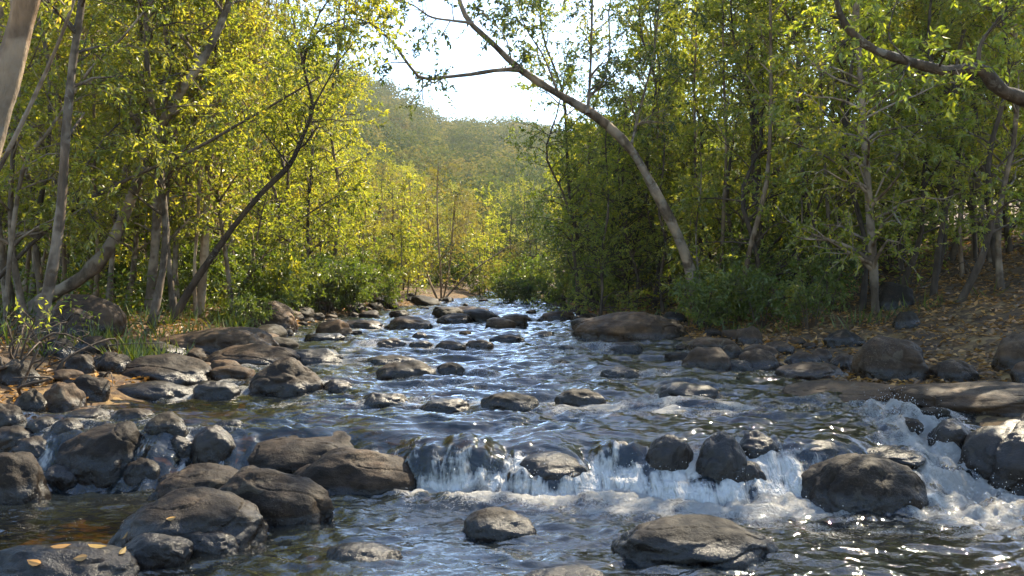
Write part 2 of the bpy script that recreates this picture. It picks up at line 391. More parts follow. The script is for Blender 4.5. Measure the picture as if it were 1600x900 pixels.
for b, lab, m in [
    ((15, 95, 679, 714), 'flat grey stone just above the dark boulder at the left edge', 'grey'),
    ((-15, 56, 664, 700), 'half hidden dark stone at the left edge under the root tangle', 'grey'),
    ((298, 369, 664, 723, .7), 'upright black rock in the small side cascade', 'wet'),
    ((193, 263, 714, 753), 'low brown stone right of the egg shaped grey boulder', 'grey'),
    ((66, 130, 724, 754), 'low wet stone between the edge boulder and the egg shaped one', 'wet'),
    ((172, 248, 635, 668), 'rounded stone behind the egg shaped grey boulder', 'grey'),
    ((226, 301, 643, 684), 'dark mossy stone at the left side of the small cascade', 'moss'),
    ((260, 303, 679, 710), 'small black stone wedged in the side cascade', 'wet'),
    ((100, 173, 637, 666), 'bluish wet stone left of the mossy pair', 'wet'),
    ((80, 132, 652, 681), 'round brown pebble behind the egg shaped boulder, on its left', 'grey'),
    ((40, 90, 650, 676), 'dark stone under the grassy left bank', 'moss'),
    ((245, 300, 735, 765), 'flat stone at the back of the two humped boulder', 'grey'),
    ((330, 385, 655, 672), 'thin slab awash behind the upright black rock', 'wet')]:
    rock(lab, b, m, 5, group=G2)
rock('smooth dark triangular boulder in the stream off the left shore', [(383, 508, 556, 619, .8, .2)], 'grey', 6, 31, group=G2, short='the triangular boulder off the left shore')
rock('small domed rock with water sliding off it, left of the triangular boulder', [(303, 376, 594, 624, .8)], 'wet', 5, group=G2)
rock('big dark shore boulder with a level top and sheer right end', [(164, 331, 552, 602, .7, .1)], 'grey', 6, 33, group=G2, short='the level topped shore boulder')
rock('wide wet ledge under the level topped shore boulder', [(172, 305, 594, 624, .5)], 'wet', 5, group=G2)
rock('squat rounded stone left of the wide wet ledge', [(108, 172, 584, 627)], 'grey', 5, group=G2)
rock('brown upright boulder at the foot of the grassy left bank', [(64, 136, 597, 647, .8)], 'warm', 5, group=G2, short='the brown boulder under the left bank')
for b, lab, m in [
    ((0, 66, 560, 606), 'dark boulder half buried at the left edge of the grassy bank', 'moss'),
    ((98, 150, 553, 584), 'dull stone in the leaf litter left of the level topped boulder', 'grey'),
    ((20, 74, 606, 648), 'stone under the root tangle beside the brown boulder', 'moss'),
    ((-30, 40, 625, 668), 'buried dark stone at the left edge above the flat grey stone', 'grey'),
    ((118, 176, 524, 553), 'low stone just below the pale sunlit boulder', 'warm'),
    ((60, 118, 528, 560), 'shaded stone at the foot of the straight dark trunk', 'grey')]:
    rock(lab, b, m, 5, group=G2)
rock('layered slab leaning on top of the level topped boulder', [(190, 292, 531, 562, .8)], 'moss', 5, group=G2)
rock('dim grey stone behind the squat rounded one', [(146, 204, 549, 583)], 'grey', 5, group=G2)
rock('long smooth slab running from the left bank into the stream', [(240, 430, 511, 556, .6, .1), (320, 484, 535, 577, .6)], 'warm', 6, 41, group=G2, short='the long smooth slab')
rock('low dark tail of rock reaching into the water past the long slab', [(415, 542, 543, 572, .5)], 'wet', 5, group=G2)
rock('big pale sunlit boulder under the curved trunk, with a second lobe in front', [(82, 196, 459, 524, .8, -.1), (74, 152, 480, 527, .8)], 'warm', 6, 43, group=G2, short='the pale sunlit boulder')
rock('rounded sunlit boulder at the forest edge beside green shrubs', [(371, 466, 469, 518, .8, .1)], 'warm', 6, 44, group=G2, short='the sunlit boulder beside the shrubs')
G3 = 'stones standing in the riffle'
for b, lab, m in [
    ((500, 553, 592, 616), 'small wet hump right of the triangular boulder', 'wet'),
    ((560, 642, 612, 637, .7), 'low wet rock above the split boulder, leftmost of the row before the weir', 'wet'),
    ((655, 737, 621, 643, .7), 'flat black rock in the row before the weir, second from the left', 'wet'),
    ((748, 842, 612, 645, .7), 'peaked rock with a greenish left end in the middle of the row before the weir', 'moss'),
    ((866, 947, 606, 637, .7), 'smooth round topped rock right of the peaked rock before the weir', 'grey'),
    ((1020, 1132, 597, 629, .7), 'broad dark hump with water running over it before the right ledge', 'wet'),
    ((718, 775, 599, 613, .7), 'thin black rock almost under water above the peaked rock', 'wet'),
    ((585, 682, 562, 592, .7), 'wide dark stone in mid stream upstream of the weir row', 'grey'),
    ((678, 729, 565, 588, .7), 'small stone touching the wide mid stream stone on its right', 'grey'),
    ((568, 660, 554, 573, .6), 'flat mossy stone right behind the wide mid stream stone', 'moss'),
    ((680, 729, 532, 549, .8), 'round brown stone in mid stream, left of a matching one', 'warm'),
    ((726, 772, 530, 546, .8), 'round brown stone in mid stream, right of its twin', 'warm'),
    ((588, 638, 528, 544, .8), 'brown stone near the left channel with flat top', 'warm'),
    ((636, 680, 531, 544, .8), 'dark low stone between two brown ones upstream', 'wet'),
    ((643, 668, 519, 531, .8), 'small dark knob of rock upstream in the left channel', 'grey'),
    ((764, 822, 522, 538, .8), 'wide grey stone upstream of the brown twins', 'grey'),
    ((829, 872, 517, 531, .8), 'dark pointed stone upstream near the right slab', 'grey'),
    ((944, 1006, 534, 549, .7), 'low stone in the water just below the big right slab', 'grey'),
    ((838, 897, 560, 574, .7), 'thin wet rock breaking the surface in mid stream', 'wet'),
    ((938, 1002, 572, 590, .7), 'wet rock awash left of the right shore boulders', 'wet'),
    ((868, 900, 539, 549, .7), 'tiny wet rock below the dark pointed stone', 'wet'),
    ((598, 677, 493, 515, .7), 'broad pale stone far up the left channel', 'warm'),
    ((533, 602, 499, 516, .7), 'flat stone against the far left bank', 'warm'),
    ((680, 742, 489, 506, .7), 'grey stone in the far narrows, left part', 'grey'),
    ((735, 783, 487, 501, .7), 'dark stone in the far narrows, middle part', 'grey'),
    ((780, 832, 490, 503, .7), 'dark stone in the far narrows, right part', 'grey'),
    ((838, 902, 485, 502, .7), 'stone at the near foot of the far right bank', 'warm'),
    ((690, 770, 478, 492, .8), 'pale flat rock closing the view up the river', 'warm'),
    ((470, 540, 520, 534, .7), 'dark flat stone at the edge of the left channel', 'wet')]:
    rock(lab, b, m, 5, group=G3)
G4 = 'boulders along the right shore'
rock('very wide low slab on the right bank at the bend', [(893, 1082, 486, 533, .6, .15)], 'warm', 6, 71, group=G4, short='the wide low slab at the bend', boxy=.65)
for b, lab, m in [
    ((1062, 1146, 541, 582, .8), 'smooth dark boulder at the water edge, foremost of the right shore cluster', 'warm'),
    ((1126, 1162, 537, 561, .8), 'small round stone behind the foremost right shore boulder', 'warm'),
    ((1153, 1217, 544, 580, .8), 'round dark boulder second along the right shore', 'warm'),
    ((1128, 1180, 562, 581, .7), 'low wet stone between the first two right shore boulders', 'wet'),
    ((1073, 1152, 525, 552, .8), 'long stone behind the foremost right shore boulder', 'warm'),
    ((1149, 1192, 509, 542, .8), 'egg shaped brown stone under the leafy bushes', 'warm'),
    ((1213, 1322, 566, 594, .7), 'wide flat topped brown stone left of the largest right shore boulder', 'warm'),
    ((1224, 1282, 549, 573, .8), 'pale stone behind the wide flat topped one', 'warm'),
    ((1264, 1302, 544, 570, .8), 'dark small stone beside the pale one on the right shore', 'warm'),
    ((1294, 1338, 552, 579, .8), 'grey stone touching the largest right shore boulder', 'warm'),
    ((1188, 1242, 532, 555, .8), 'flat stone in the shade of the leafy bushes', 'warm'),
    ((1288, 1350, 514, 542, .8), 'shaded stone at the foot of the straight trunk', 'moss'),
    ((1450, 1527, 561, 600, .8), 'round tan boulder right of the largest right shore boulder', 'warm'),
    ((1554, 1640, 519, 578, .8), 'dark boulder at the right edge on the leaf covered slope', 'warm'),
    ((1583, 1660, 563, 600, .8), 'grey boulder at the right edge under the darker one', 'warm'),
    ((1364, 1424, 440, 484, .9), 'mossy dark boulder in deep shade behind the straight trunk', 'moss'),
    ((1394, 1439, 485, 516, .9), 'round dark boulder at the top of the leafy slope', 'moss'),
    ((1228, 1272, 424, 452, .9), 'dim boulder deep in the right hand forest', 'moss')]:
    rock(lab, b, m, 5, group=G4)
rock('largest brown boulder of the right shore with a flat crown', [(1333, 1457, 523, 596, .8, -.1)], 'warm', 6, 90, group=G4, short='the largest right shore boulder')
rock('flat tan rock shelf strewn with leaves at the right waterline', [(1225, 1470, 596, 634, .7), (1400, 1700, 598, 650, .7)], 'warm', 6, 91, group=G4, wetz=.04, short='the flat rock shelf', boxy=.6)
rock('wet dark ledge beside the right cascade, cut by the right edge', [(1500, 1720, 652, 772, .8), (1560, 1760, 632, 735, .7)], 'wet', 6, 92, group=G4, short='the wet ledge at the right edge', rough=1.6)
rock('rounded wet rock at the top of the right cascade', [(1453, 1527, 653, 710, .8)], 'wet', 5, 93, group=G4)
G5 = 'rocks in the weir'
COVER = []
for b, lab, m in [
    ((1084, 1170, 674, 757, .8), 'blocky black rock breaking the weir, tallest in the fall', 'wet'),
    ((1006, 1084, 677, 742, .7), 'glossy black rock in the weir left of the blocky one', 'wet'),
    ((1148, 1218, 672, 722, .7), 'dark rock in the weir right of the blocky one', 'wet'),
    ((1240, 1342, 686, 722, .7), 'smooth long black rock under the right end of the lip', 'wet'),
    ((795, 925, 706, 754, .75), 'smooth wide hump of rock in the middle of the weir', 'wet'),
    ((636, 790, 688, 748, .6), 'long dark hump under the curtain of water next to the split boulder', 'wet'),
    ((925, 1012, 688, 735, .7), 'round black hump under the lip left of the glossy weir rock', 'wet'),
    ((1130, 1200, 720, 762, .6), 'low black rock at the foot of the blocky one', 'wet')]:
    cov = 'hump' in lab or 'long black' in lab
    o = rock(lab, b, m, 5, group=G5, rough=.7 if cov else 1.3, boxy=1.0 if cov else .82)
    if cov: COVER.append((*RK.pop(), o))

# small stones of the shores: shared meshes
SMALL = []
for k in range(10):
    p, f = rock_shape(500 + k * 3, 4)
    lo, hi = p.min(0), p.max(0); p = (p - (lo + hi) / 2) / ((hi - lo) / 2)
    for m in ('grey', 'warm', 'moss'):
        SMALL.append((m, build_mesh('stone', p, [f], ROCK[m], True, attrs={'wet': 1 - sstep(-.3, .5, p[:, 2])})))
landm = [(r['px'], r['short']) for r in ROCKS if r['short']]
fill = []
def ok_fill(x, y, r):
    for (a, b, sx, sy, h) in RK:
        if ((x - a) / (sx + r * .6)) ** 2 + ((y - b) / (sy + r * .6)) ** 2 < 1: return False
    return all((x - a) ** 2 + (y - b) ** 2 > (.75 * (r + q)) ** 2 for a, b, q, *_ in fill)
tries = 0
while len(fill) < 135 and tries < 12000:
    tries += 1
    y = 6.7 + 23.5 * random.random() ** 1.5
    side = random.random()
    if side < .45: x = xl(y) + random.gauss(-.15, .45)
    elif side < .88: x = xr(y) + random.gauss(.5, .6)
    else:
        if y < 12: continue
        x = random.uniform(xl(y), xr(y))
    r = random.choice((.06, .08, .1, .13, .18, .24)) * random.uniform(.8, 1.2) * (1 + .015 * y)
    if y < 9: r = min(r, .15)
    px, py = CX + F * x / y, HY + F * (CZ - float(surf(x, y))) / y
    if not (-20 < px < 1620 and py < 880): continue
    if side < .88 and y < 6.3 and side >= .45: continue
    if ok_fill(x, y, r): fill.append((x, y, r, px, py))
used = {}
for (x, y, r, px, py) in fill:
    best = min(landm, key=lambda q: (q[0][0] - px) ** 2 + 4 * (q[0][1] - py) ** 2)
    dx, dy = px - best[0][0], py - best[0][1]
    side = ('right of' if dx > 0 else 'left of') if abs(dx) > 2 * abs(dy) else ('below' if dy > 0 else 'above')
    used.setdefault((side, best[1]), []).append((abs(dx) + 2 * abs(dy), x, y, r))
ORD = 'nearest second third fourth fifth sixth seventh eighth ninth tenth eleventh twelfth thirteenth fourteenth fifteenth sixteenth seventeenth eighteenth nineteenth twentieth'.split()
n = 0
for (side, sh), lst in used.items():
    for k, (_, x, y, r) in enumerate(sorted(lst)):
        mk, me = SMALL[random.randrange(len(SMALL))]
        o = link('stone', me, None, (x, y, float(surf(x, y)) + r * .12))
        o.scale = (r * random.uniform(.9, 1.3), r * random.uniform(.8, 1.1), r * random.uniform(.5, .75))
        o.rotation_euler = (random.gauss(0, .12), random.gauss(0, .12), random.uniform(0, 6.28))
        sz = 'small' if r < .12 else 'fist sized' if r < .16 else 'rounded'
        nth = ORD[k] if k < 20 else 'outermost'
        mm = {'grey': 'grey', 'warm': 'tan', 'moss': 'dark'}[mk]
        tag(o, f"{sz if sz != 'fist sized' else 'middling'} {mm} stone, {nth} {side} {sh}", 'stone', 'small stones along the shores')
        if y < 30 and xl(y) - .1 < x < xr(y) + .1: RK.append((x, y, r, r, r * .5))

# ------------------------------------------------------------------ water
rows = np.concatenate([np.arange(2.6, 8.2, .018), 8.2 * 1.0034 ** np.arange(0, 530)]); rows = rows[rows < 47]
us = np.linspace(-1, 1, 560)
X, Y = fan_grid(rows, us, lambda y: np.minimum(3.2 + .33 * y, 5.9))
B = water0(X, Y)
gy = np.gradient(B, axis=0) / np.gradient(Y, axis=0)
film = np.zeros_like(X)
for (a, b, sx, sy, h, o) in COVER:
    V = np.array([0.0] * (3 * len(o.data.vertices)), np.float32); o.data.vertices.foreach_get('co', V); V = V.reshape(-1, 3)
    top = V[:, 2].max() + o.location.z
    q = np.minimum((np.abs(X - a) / (sx * 1.16)) ** 2.4 + (np.abs(Y - b) / (np.where(Y > b, 3.6, 1.12) * sy)) ** 2.2, 4)
    e = np.sqrt(np.maximum(1 - q, 0)); zc = o.location.z - .08
    Zr = np.where(q < 1, zc + (top - .05 - zc) * e ** .75 + .02 * n2(X, Y, 3, 2, 46.) + .012 * n2(X, Y, 7, 2.0, 47.), -1)
    kk = .12; d_ = Zr - B
    hh = np.clip(.5 + .5 * d_ / kk, 0, 1)
    B = np.where(q < 1, B + d_ * hh + kk * hh * (1 - hh), B); film = np.maximum(film, hh * (q < 1))

warpx = .18 * n2(X, Y, .9, .7, 21.); warpy = .25 * n2(X, Y, .9, .7, 22.)
U, Vv = X + warpx, Y + warpy
upper = sstep(-.4, .3, Y - yweir(X))
calm = np.exp(-((X + 2.6) / 1.1) ** 2 - ((Y - 5.2) / .9) ** 2) * .7 + np.exp(-((X + 2.8) / .9) ** 2 - ((Y - 8.2) / .8) ** 2) * .5
ridge = 1 - np.abs(n2(U, Vv, 1.1, 2.4, 1.)) * 2
near = 1 - sstep(8, 14, Y)
w = .030 * n2(U, Vv, .7, 2.2, 7.) + .012 * ridge * upper + .020 * n2(U, Vv, 1.5, 5.0, 8.) + .0075 * n2(U, Vv, 3.6, 10, 9.) + .0065 * near * n2(U, Vv, 9, 20, 10.) + .005 * near * (1 - 2 * np.abs(n2(U, Vv, 4, 14, 13.)))
dist = np.clip((Y - 10) / 15, 0, 1)
w = w - .010 * np.abs(n2(U * .9, Vv, 3.2, 6.0, 15.)) * 2 + .012 * upper * (1 - 2.2 * np.abs(n2(U, Vv, 2.0, 5.5, 16.)))
w = 1.35 * w * (1 - .75 * calm) * (1 + .5 * upper * (1 - .2 * dist))
foam = np.zeros_like(X)
def blob(px, py, rx, ry, s):
    c = hit(px, py); H = max(CZ - c[2], .4)
    wx = rx / F * c[1]; wy = ry * c[1] ** 2 / (F * H)
    return s * np.exp(-((X - c[0]) / wx) ** 2 - ((Y - c[1]) / wy) ** 2)
FB = [(880, 775, 110, 9, .8), (980, 775, 90, 9, .7), (1080, 800, 110, 10, .5), (1180, 800, 90, 12, .6), (700, 775, 60, 6, .5), (900, 800, 140, 6, .35), (1260, 845, 120, 10, .4), (1530, 840, 100, 16, .4), (440, 880, 60, 10, .35), (690, 830, 140, 6, .25), (1100, 645, 120, 8, .5), (960, 650, 100, 5, .4), (720, 752, 75, 11, .9), (830, 752, 70, 13, .8), (905, 768, 130, 10, .55), (960, 765, 80, 12, .5), (1090, 755, 60, 15, .6), (1195, 738, 70, 28, .95), (1130, 790, 170, 22, .35),
      (1440, 680, 70, 35, .8), (1500, 730, 80, 50, .9), (1560, 790, 110, 35, .7), (1440, 830, 160, 18, .3), (1230, 820, 90, 14, .3), (1480, 800, 60, 20, .4),
      (1000, 640, 170, 8, .45), (1070, 628, 90, 7, .5), (450, 634, 110, 6, .5), (335, 608, 30, 16, .7), (290, 617, 40, 6, .5), (545, 553, 35, 16, .5), (520, 590, 50, 8, .3),
      (280, 722, 20, 14, .35), (350, 735, 22, 12, .35), (1170, 650, 120, 6, .4), (1240, 640, 100, 6, .3), (640, 602, 150, 5, .3), (900, 590, 200, 5, .3), (730, 555, 160, 5, .3),
      (620, 512, 120, 5, .35), (870, 520, 70, 5, .35), (1050, 585, 60, 6, .5), (740, 500, 90, 4, .5), (560, 518, 60, 4, .4), (920, 640, 80, 7, .4), (990, 530, 60, 4, .4), (300, 870, 60, 14, .35), (330, 850, 60, 8, .5)]
for b in FB: foam += blob(*b) * .9
foam *= np.clip(.85 + 1.1 * n2(U, Vv, 2.6, 4.5, 71., 3), .1, 1.5)
turb = np.clip(blob(1480, 720, 110, 60, 1) + blob(1195, 735, 70, 28, .8) + blob(820, 752, 140, 14, .6) + blob(1420, 670, 60, 30, .6), 0, 1)
w += turb * (.075 * n2(U, Vv, 4.2, 4.2, 31.) + .05 * n2(U, Vv, 9, 9, 32.) + .03 * n2(U, Vv, 19, 19, 33.)) + .03 * turb
fall = sstep(.22, .6, gy)
xe = X + .12 * n2(X, Y, 3, .6, 39.)
gate = np.zeros_like(X)
for (ga, gb) in [(-.78, -.05), (.02, .30), (.62, .95), (1.26, 1.42), (1.74, 2.3), (2.6, 4)]: gate = np.maximum(gate, sstep(ga - .06, ga + .06, xe) * (1 - sstep(gb - .06, gb + .06, xe)))
# crest of falling water shows tongues; lower half whitens
z01 = np.clip(B / .36, 0, 1)
tong = n2(X, Y, 3.1, .5, 41.) + .5 * n2(X, Y, 9., .8, 42.)
cut = (.04 + .90 * gate) * sstep(-1.2, -.85, X) * (.6 + .4 * sstep(-.1, .3, n2(X, Y, 4.5, .8, 43.)))
foam += fall * cut * np.clip(.68 - 1.2 * z01 + .65 * tong, -.2, .95)
w += fall * (.05 * tong + .02 * n2(X, Y, 14, 4, 45.)) + .09 * sstep(.06, .4, gy) * n2(X, Y, 1.9, 1.3, 44.)
# rocks: pillow upstream, wake and rim of foam
for (a, b, sx, sy, h) in RK:
    if b > 34: continue
    m = (np.abs(X - a) < sx * 2.2 + .2) & (Y < b + sy * 1.5 + .4) & (Y > b - sy * 2.2 - .6)
    if not m.any(): continue
    dx = (X[m] - a) / sx; dy = (Y[m] - b) / sy
    r = np.sqrt(dx * dx + dy * dy)
    e = (r - 1) * min(sx, sy)
    k = .25 if b < 6.2 and a < -.3 else (.5 if b < 7.2 else 1)
    rim = np.exp(-np.maximum(e, 0) ** 2 / (.05 + .01 * b) ** 2) * k
    foam[m] += rim * (.16 + .16 * (dy > 0.2) + .16 * n2(X[m], Y[m], 5, 5, 51.)) 
    wake = np.exp(-((np.abs(dx) - .9) / .25) ** 2) * np.exp(-np.maximum(-dy, 0) / 1.2) * (dy < .3) * k
    foam[m] += .16 * wake
    w[m] += .022 * rim * np.clip(dy + .2, -.6, 1) * min(1, h * 6)
foam += .20 * sstep(.05, .30, n2(U, Vv, 1.3, 3.4, 61.)) * upper * sstep(7, 9, Y)
fd = yweir(X) - np.interp(X, [-3, -1.7, -1.2, 2.6, 3.1, 5], [.5, .5, .8, .95, 1.3, 1.6]) - Y
band = np.exp(-((fd - .10) / .24) ** 2) * sstep(-1.15, -.8, X) * (1 - sstep(3.0, 3.4, X)) * (1 - .6 * film)
foam *= 1 - .5 * (1 - sstep(-1.5, -1.0, X)) * sstep(.1, .4, gy)
foam += band * (.2 + .7 * gate) * np.clip(.5 + .8 * n2(X, Y, 3.3, 4.5, 81., 2), 0, 1.1)
w += band * (.025 + .04 * n2(X, Y, 3.5, 6, 82.) + .022 * n2(X, Y, 10, 13, 83.) + .014 * n2(X, Y, 24, 26, 84.))
streaks = sstep(.18, .5, n2(U, Vv, 2.2, .8, 62.)) * .25 * np.exp(-((X - 1.3) / 2.0) ** 2) * (1 - upper)
foam += streaks
foam = foam * (1 - .75 * film) + .32 * film * sstep(.1, .45, n2(X, Y, 7, 1.3, 48.)) * sstep(.1, .5, gy)
w += film * (.016 * n2(X, Y, 15, 2.5, 49.) + .008 * n2(X, Y, 31, 5, 50.))
foam = np.clip(foam, 0, 1.15) * (1 - .6 * np.clip(calm, 0, 1))
Z = B + w
me = build_mesh('river_water', np.stack([X, Y, Z], -1).reshape(-1, 3), [grid_faces(*X.shape)], WATER, True,
                attrs={'shallow': np.clip(calm * 1.6, 0, 1).ravel(), 'foam': foam.ravel(), 'fall': np.clip(fall + .0, 0, 1).ravel()})
tag(link('river_water', me), kind='structure')
# spray droplets above the falls
pr = (np.clip(turb * .8 + fall * foam, 0, 1) * (foam > .5)).ravel() * np.gradient(Y, axis=0).ravel()
idx = RNG.choice(len(pr), 3600, p=pr / pr.sum())
P = np.stack([X, Y, Z], -1).reshape(-1, 3)[idx]
P = P + RNG.normal(size=P.shape) * [.04, .04, 0]
P[:, 2] += np.abs(RNG.normal(size=len(P))) * .045 * (.4 + turb.ravel()[idx]) + .004
octv = np.array([[1, 0, 0], [-1, 0, 0], [0, 1, 0], [0, -1, 0], [0, 0, 1], [0, 0, -1]], float)
octf = np.array([[0, 2, 4], [2, 1, 4], [1, 3, 4], [3, 0, 4], [2, 0, 5], [1, 2, 5], [3, 1, 5], [0, 3, 5]])
okp = np.ones(len(P), bool)
for (a, b, sx, sy, h) in RK: okp &= ((P[:, 0] - a) / sx) ** 2 + ((P[:, 1] - b) / sy) ** 2 > 1.05
P = P[okp]; idx = idx[okp]
rr = RNG.uniform(.0012, .0034, len(P)) * np.where(RNG.random(len(P)) < .08, 1.7, 1)
V = P[:, None, :] + octv[None] * (rr[:, None, None] * np.array([1, 1, 1.4]))
me = build_mesh('spray', V.reshape(-1, 3), [(octf[None] + 6 * np.arange(len(P))[:, None, None]).reshape(-1, 3)], SPRAY)
tag(link('water_spray', me), 'fine white droplets thrown up where the weir falls', 'spray', kind='stuff')

# ------------------------------------------------------------------ trees
def norm(v): return v / np.maximum(np.linalg.norm(v, axis=-1, keepdims=True), 1e-9)
def tubes(paths, radii, sides):
    """paths (T,K,3), radii (T,K) -> V, F quads"""
    T, K, _ = paths.shape
    tang = norm(np.gradient(paths, axis=1))
    ref = np.where(np.abs(tang[:, :1, 2:3]) > .9, np.array([1., 0, 0]), np.array([0, 0, 1.]))
    a = norm(np.cross(tang, np.broadcast_to(ref, tang.shape))); b = np.cross(tang, a)
    th = np.arange(sides) / sides * 2 * np.pi
    V = paths[:, :, None] + radii[:, :, None, None] * (a[:, :, None] * np.cos(th)[None, None, :, None] + b[:, :, None] * np.sin(th)[None, None, :, None])
    base = (np.arange(T)[:, None, None] * K + np.arange(K - 1)[None, :, None]) * sides + np.arange(sides)[None, None]
    nxt = base - np.arange(sides) + (np.arange(sides) + 1) % sides
    Fq = np.stack([base, nxt, nxt + sides, base + sides], -1).reshape(-1, 4)
    return V.reshape(-1, 3), Fq
def smooth_path(pts, n):
    pts = np.asarray(pts, float); k = len(pts)
    t = np.linspace(0, k - 1, n); i = np.clip(t.astype(int), 0, k - 2); f = (t - i)[:, None]
    p0 = pts[np.maximum(i - 1, 0)]; p1 = pts[i]; p2 = pts[i + 1]; p3 = pts[np.minimum(i + 2, k - 1)]
    return .5 * (2 * p1 + (p2 - p0) * f + (2 * p0 - 5 * p1 + 4 * p2 - p3) * f ** 2 + (3 * p1 - p0 - 3 * p2 + p3) * f ** 3)
def leaves(P, D, Nn, L, Wd, rg):
    """kite leaves folded at the midrib -> V, F(tris), tint"""
    D = norm(D); S = norm(np.cross(D, Nn)); N2 = np.cross(S, D)
    fold = .18 * Wd[:, None] * N2
    curl = -.12 * L[:, None] * N2
    v0 = P; v1 = P + D * (L * .42)[:, None] + S * (Wd * .5)[:, None] + fold; v2 = P + D * L[:, None] + curl; v3 = P + D * (L * .42)[:, None] - S * (Wd * .5)[:, None] + fold
    V = np.stack([v0, v1, v2, v3], 1).reshape(-1, 3)
    i = np.arange(len(P))[:, None] * 4
    Ft = np.concatenate([i + [0, 1, 2], i + [0, 2, 3]], 0)
    tint = np.repeat(rg.random(len(P)), 4)
    return V, Ft, tint
def twigs_on(path, rad, rg, n, t0, ln, spread, up, K=5):
    """n side shoots along a path (K0,3) -> (n,K,3) and start radii"""
    t = np.sort(rg.uniform(t0, 1, n)); k = len(path) - 1
    i = np.clip((t * k).astype(int), 0, k - 1); f = (t * k - i)[:, None]
    st = path[i] * (1 - f) + path[i + 1] * f
    tan = norm(path[i + 1] - path[i])
    rnd = rg.normal(size=(n, 3)); side = norm(rnd - tan * np.sum(rnd * tan, 1)[:, None])
    d = norm(tan * (1 - spread) + side * spread + np.array([0, 0, up]))
    L = ln * rg.uniform(.6, 1.25, n) * (1.15 - .55 * t)
    q = np.linspace(0, 1, K)
    wob = np.cumsum(rg.normal(size=(n, K, 3)) * .07, 1); wob[:, 0] = 0
    out = st[:, None] + (d[:, None] * q[None, :, None] + wob * q[None, :, None] + np.array([0, 0, -.16])[None, None] * (q ** 2)[None, :, None]) * L[:, None, None]
    r0 = np.interp(t, np.linspace(0, 1, len(rad)), rad)
    return out, r0
class Tree:
    def __init__(s, seed):
        s.rg = np.random.default_rng(seed); s.tv, s.tf, s.to = [], [], 0; s.cv, s.cf4, s.co = [], [], 0; s.lv = []
    def tube(s, path, r0, r1, sides=8, n=None):
        n = n or 18; p = smooth_path(path, n); rad = np.linspace(1, 0, n) ** .8 * (r0 - r1) + r1
        rad = rad * (1 + .09 * s.rg.normal(size=n)) * (1 + .8 * np.exp(-np.arange(n) * (20 / n) * .9))
        V, Fq = tubes(p[None], rad[None], sides); s.tv.append(V); s.tf.append(Fq + s.to); s.to += len(V)
        return p, rad
    def foliage(s, path, rad, nb, t0, bl, ntw, tl, nl, ll, spread=.75, up=.25, droop=.25, wid=.42, subs=1):
        rg = s.rg
        br, r0 = twigs_on(path, rad, rg, nb, t0, bl, spread, up, 6)
        rb = np.minimum(r0 * .5, .035 * bl / 1.5)[:, None] * np.linspace(1, .18, 6)[None]
        V, Fq = tubes(br, np.maximum(rb, .004), 5); s.cv.append(V); s.cf4.append(Fq + s.co); s.co += len(V)
        for b, r in zip(br, rb):
            tw, rt = twigs_on(b, r, rg, ntw, .15, tl, .6, .08, 5)
            tr = np.maximum(np.minimum(rt * .6, .008), .0028)[:, None] * np.linspace(1, .4, 5)[None]
            V, Fq = tubes(tw, tr, 3); s.cv.append(V); s.cf4.append(Fq + s.co); s.co += len(V)
            T = len(tw); t = rg.uniform(.1, 1, (T, nl)); i = np.clip((t * 4).astype(int), 0, 3); f = (t * 4 - i)[..., None]
            ti = np.arange(T)[:, None]
            P = tw[ti, i] * (1 - f) + tw[ti, i + 1] * f; tan = norm(tw[ti, i + 1] - tw[ti, i])
            D = norm(tan * .6 + rg.normal(size=P.shape) * .55 + np.array([0, 0, -droop]))
            s.lv.append((P.reshape(-1, 3), D.reshape(-1, 3)))
        s.ll, s.wid = ll, wid
    def build(s, name, barkm, leafm, loc, label=None, cat='tree', group=None, trunk_name='trunk'):
        loc = np.asarray(loc, float)
        t = empty(name, loc)
        me = build_mesh('trunk', np.concatenate(s.tv) - loc, [np.concatenate(s.tf)], BARK[barkm]); link(trunk_name, me, t)
        if s.lv:
            P = np.concatenate([a for a, _ in s.lv]); D = np.concatenate([b for _, b in s.lv])
            n = len(P); L = s.ll * s.rg.uniform(.65, 1.3, n)
            Nn = norm(s.rg.normal(size=(n, 3)) * .7 + np.array([0, 0, .7]))
            V, Ft, tint = leaves(P, D, Nn, L, L * s.wid, s.rg)
            # clumpwise tint so light and dark sprays read
            tint = np.clip(.65 * tint + .35 * (.5 + .9 * pnoise(V * .9 + 7)), 0, 1)
            B4 = np.concatenate(s.cv); nb = len(B4); Fq = np.concatenate(s.cf4)
            me = build_mesh('crown', np.concatenate([B4, V]) - loc, [Fq, Ft + nb], [BARK[barkm], LEAF[leafm]],
                            np.concatenate([np.ones(len(Fq), bool), np.zeros(len(Ft), bool)]),
                            np.concatenate([np.zeros(len(Fq), int), np.ones(len(Ft), int)]),
                            {'tint': np.concatenate([np.zeros(nb), tint])})
            link('crown', me, t)
        tag(t, label, cat, group)
        return t
def copy_thing(src, loc, rz=0, sc=1.0, sz=None, label=None, group=None):
    r = src.copy(); COL.objects.link(r); r.location = loc; r.rotation_euler = (0, 0, rz); r.scale = (sc, sc, sz or sc)
    if label: r['label'] = label
    if group: r['group'] = group
    for ch in src.children:
        c = ch.copy(); COL.objects.link(c); c.parent = r
    return r
def stick(path_px, d, w):
    """pixel path with per-point depth(s) -> points"""
    d = np.broadcast_to(np.interp(np.linspace(0, 1, len(path_px)), np.linspace(0, 1, len(np.atleast_1d(d))), np.atleast_1d(d)), (len(path_px),))
    return np.array([at(a, b, q) for (a, b), q in zip(path_px, d)])
HEROES = []
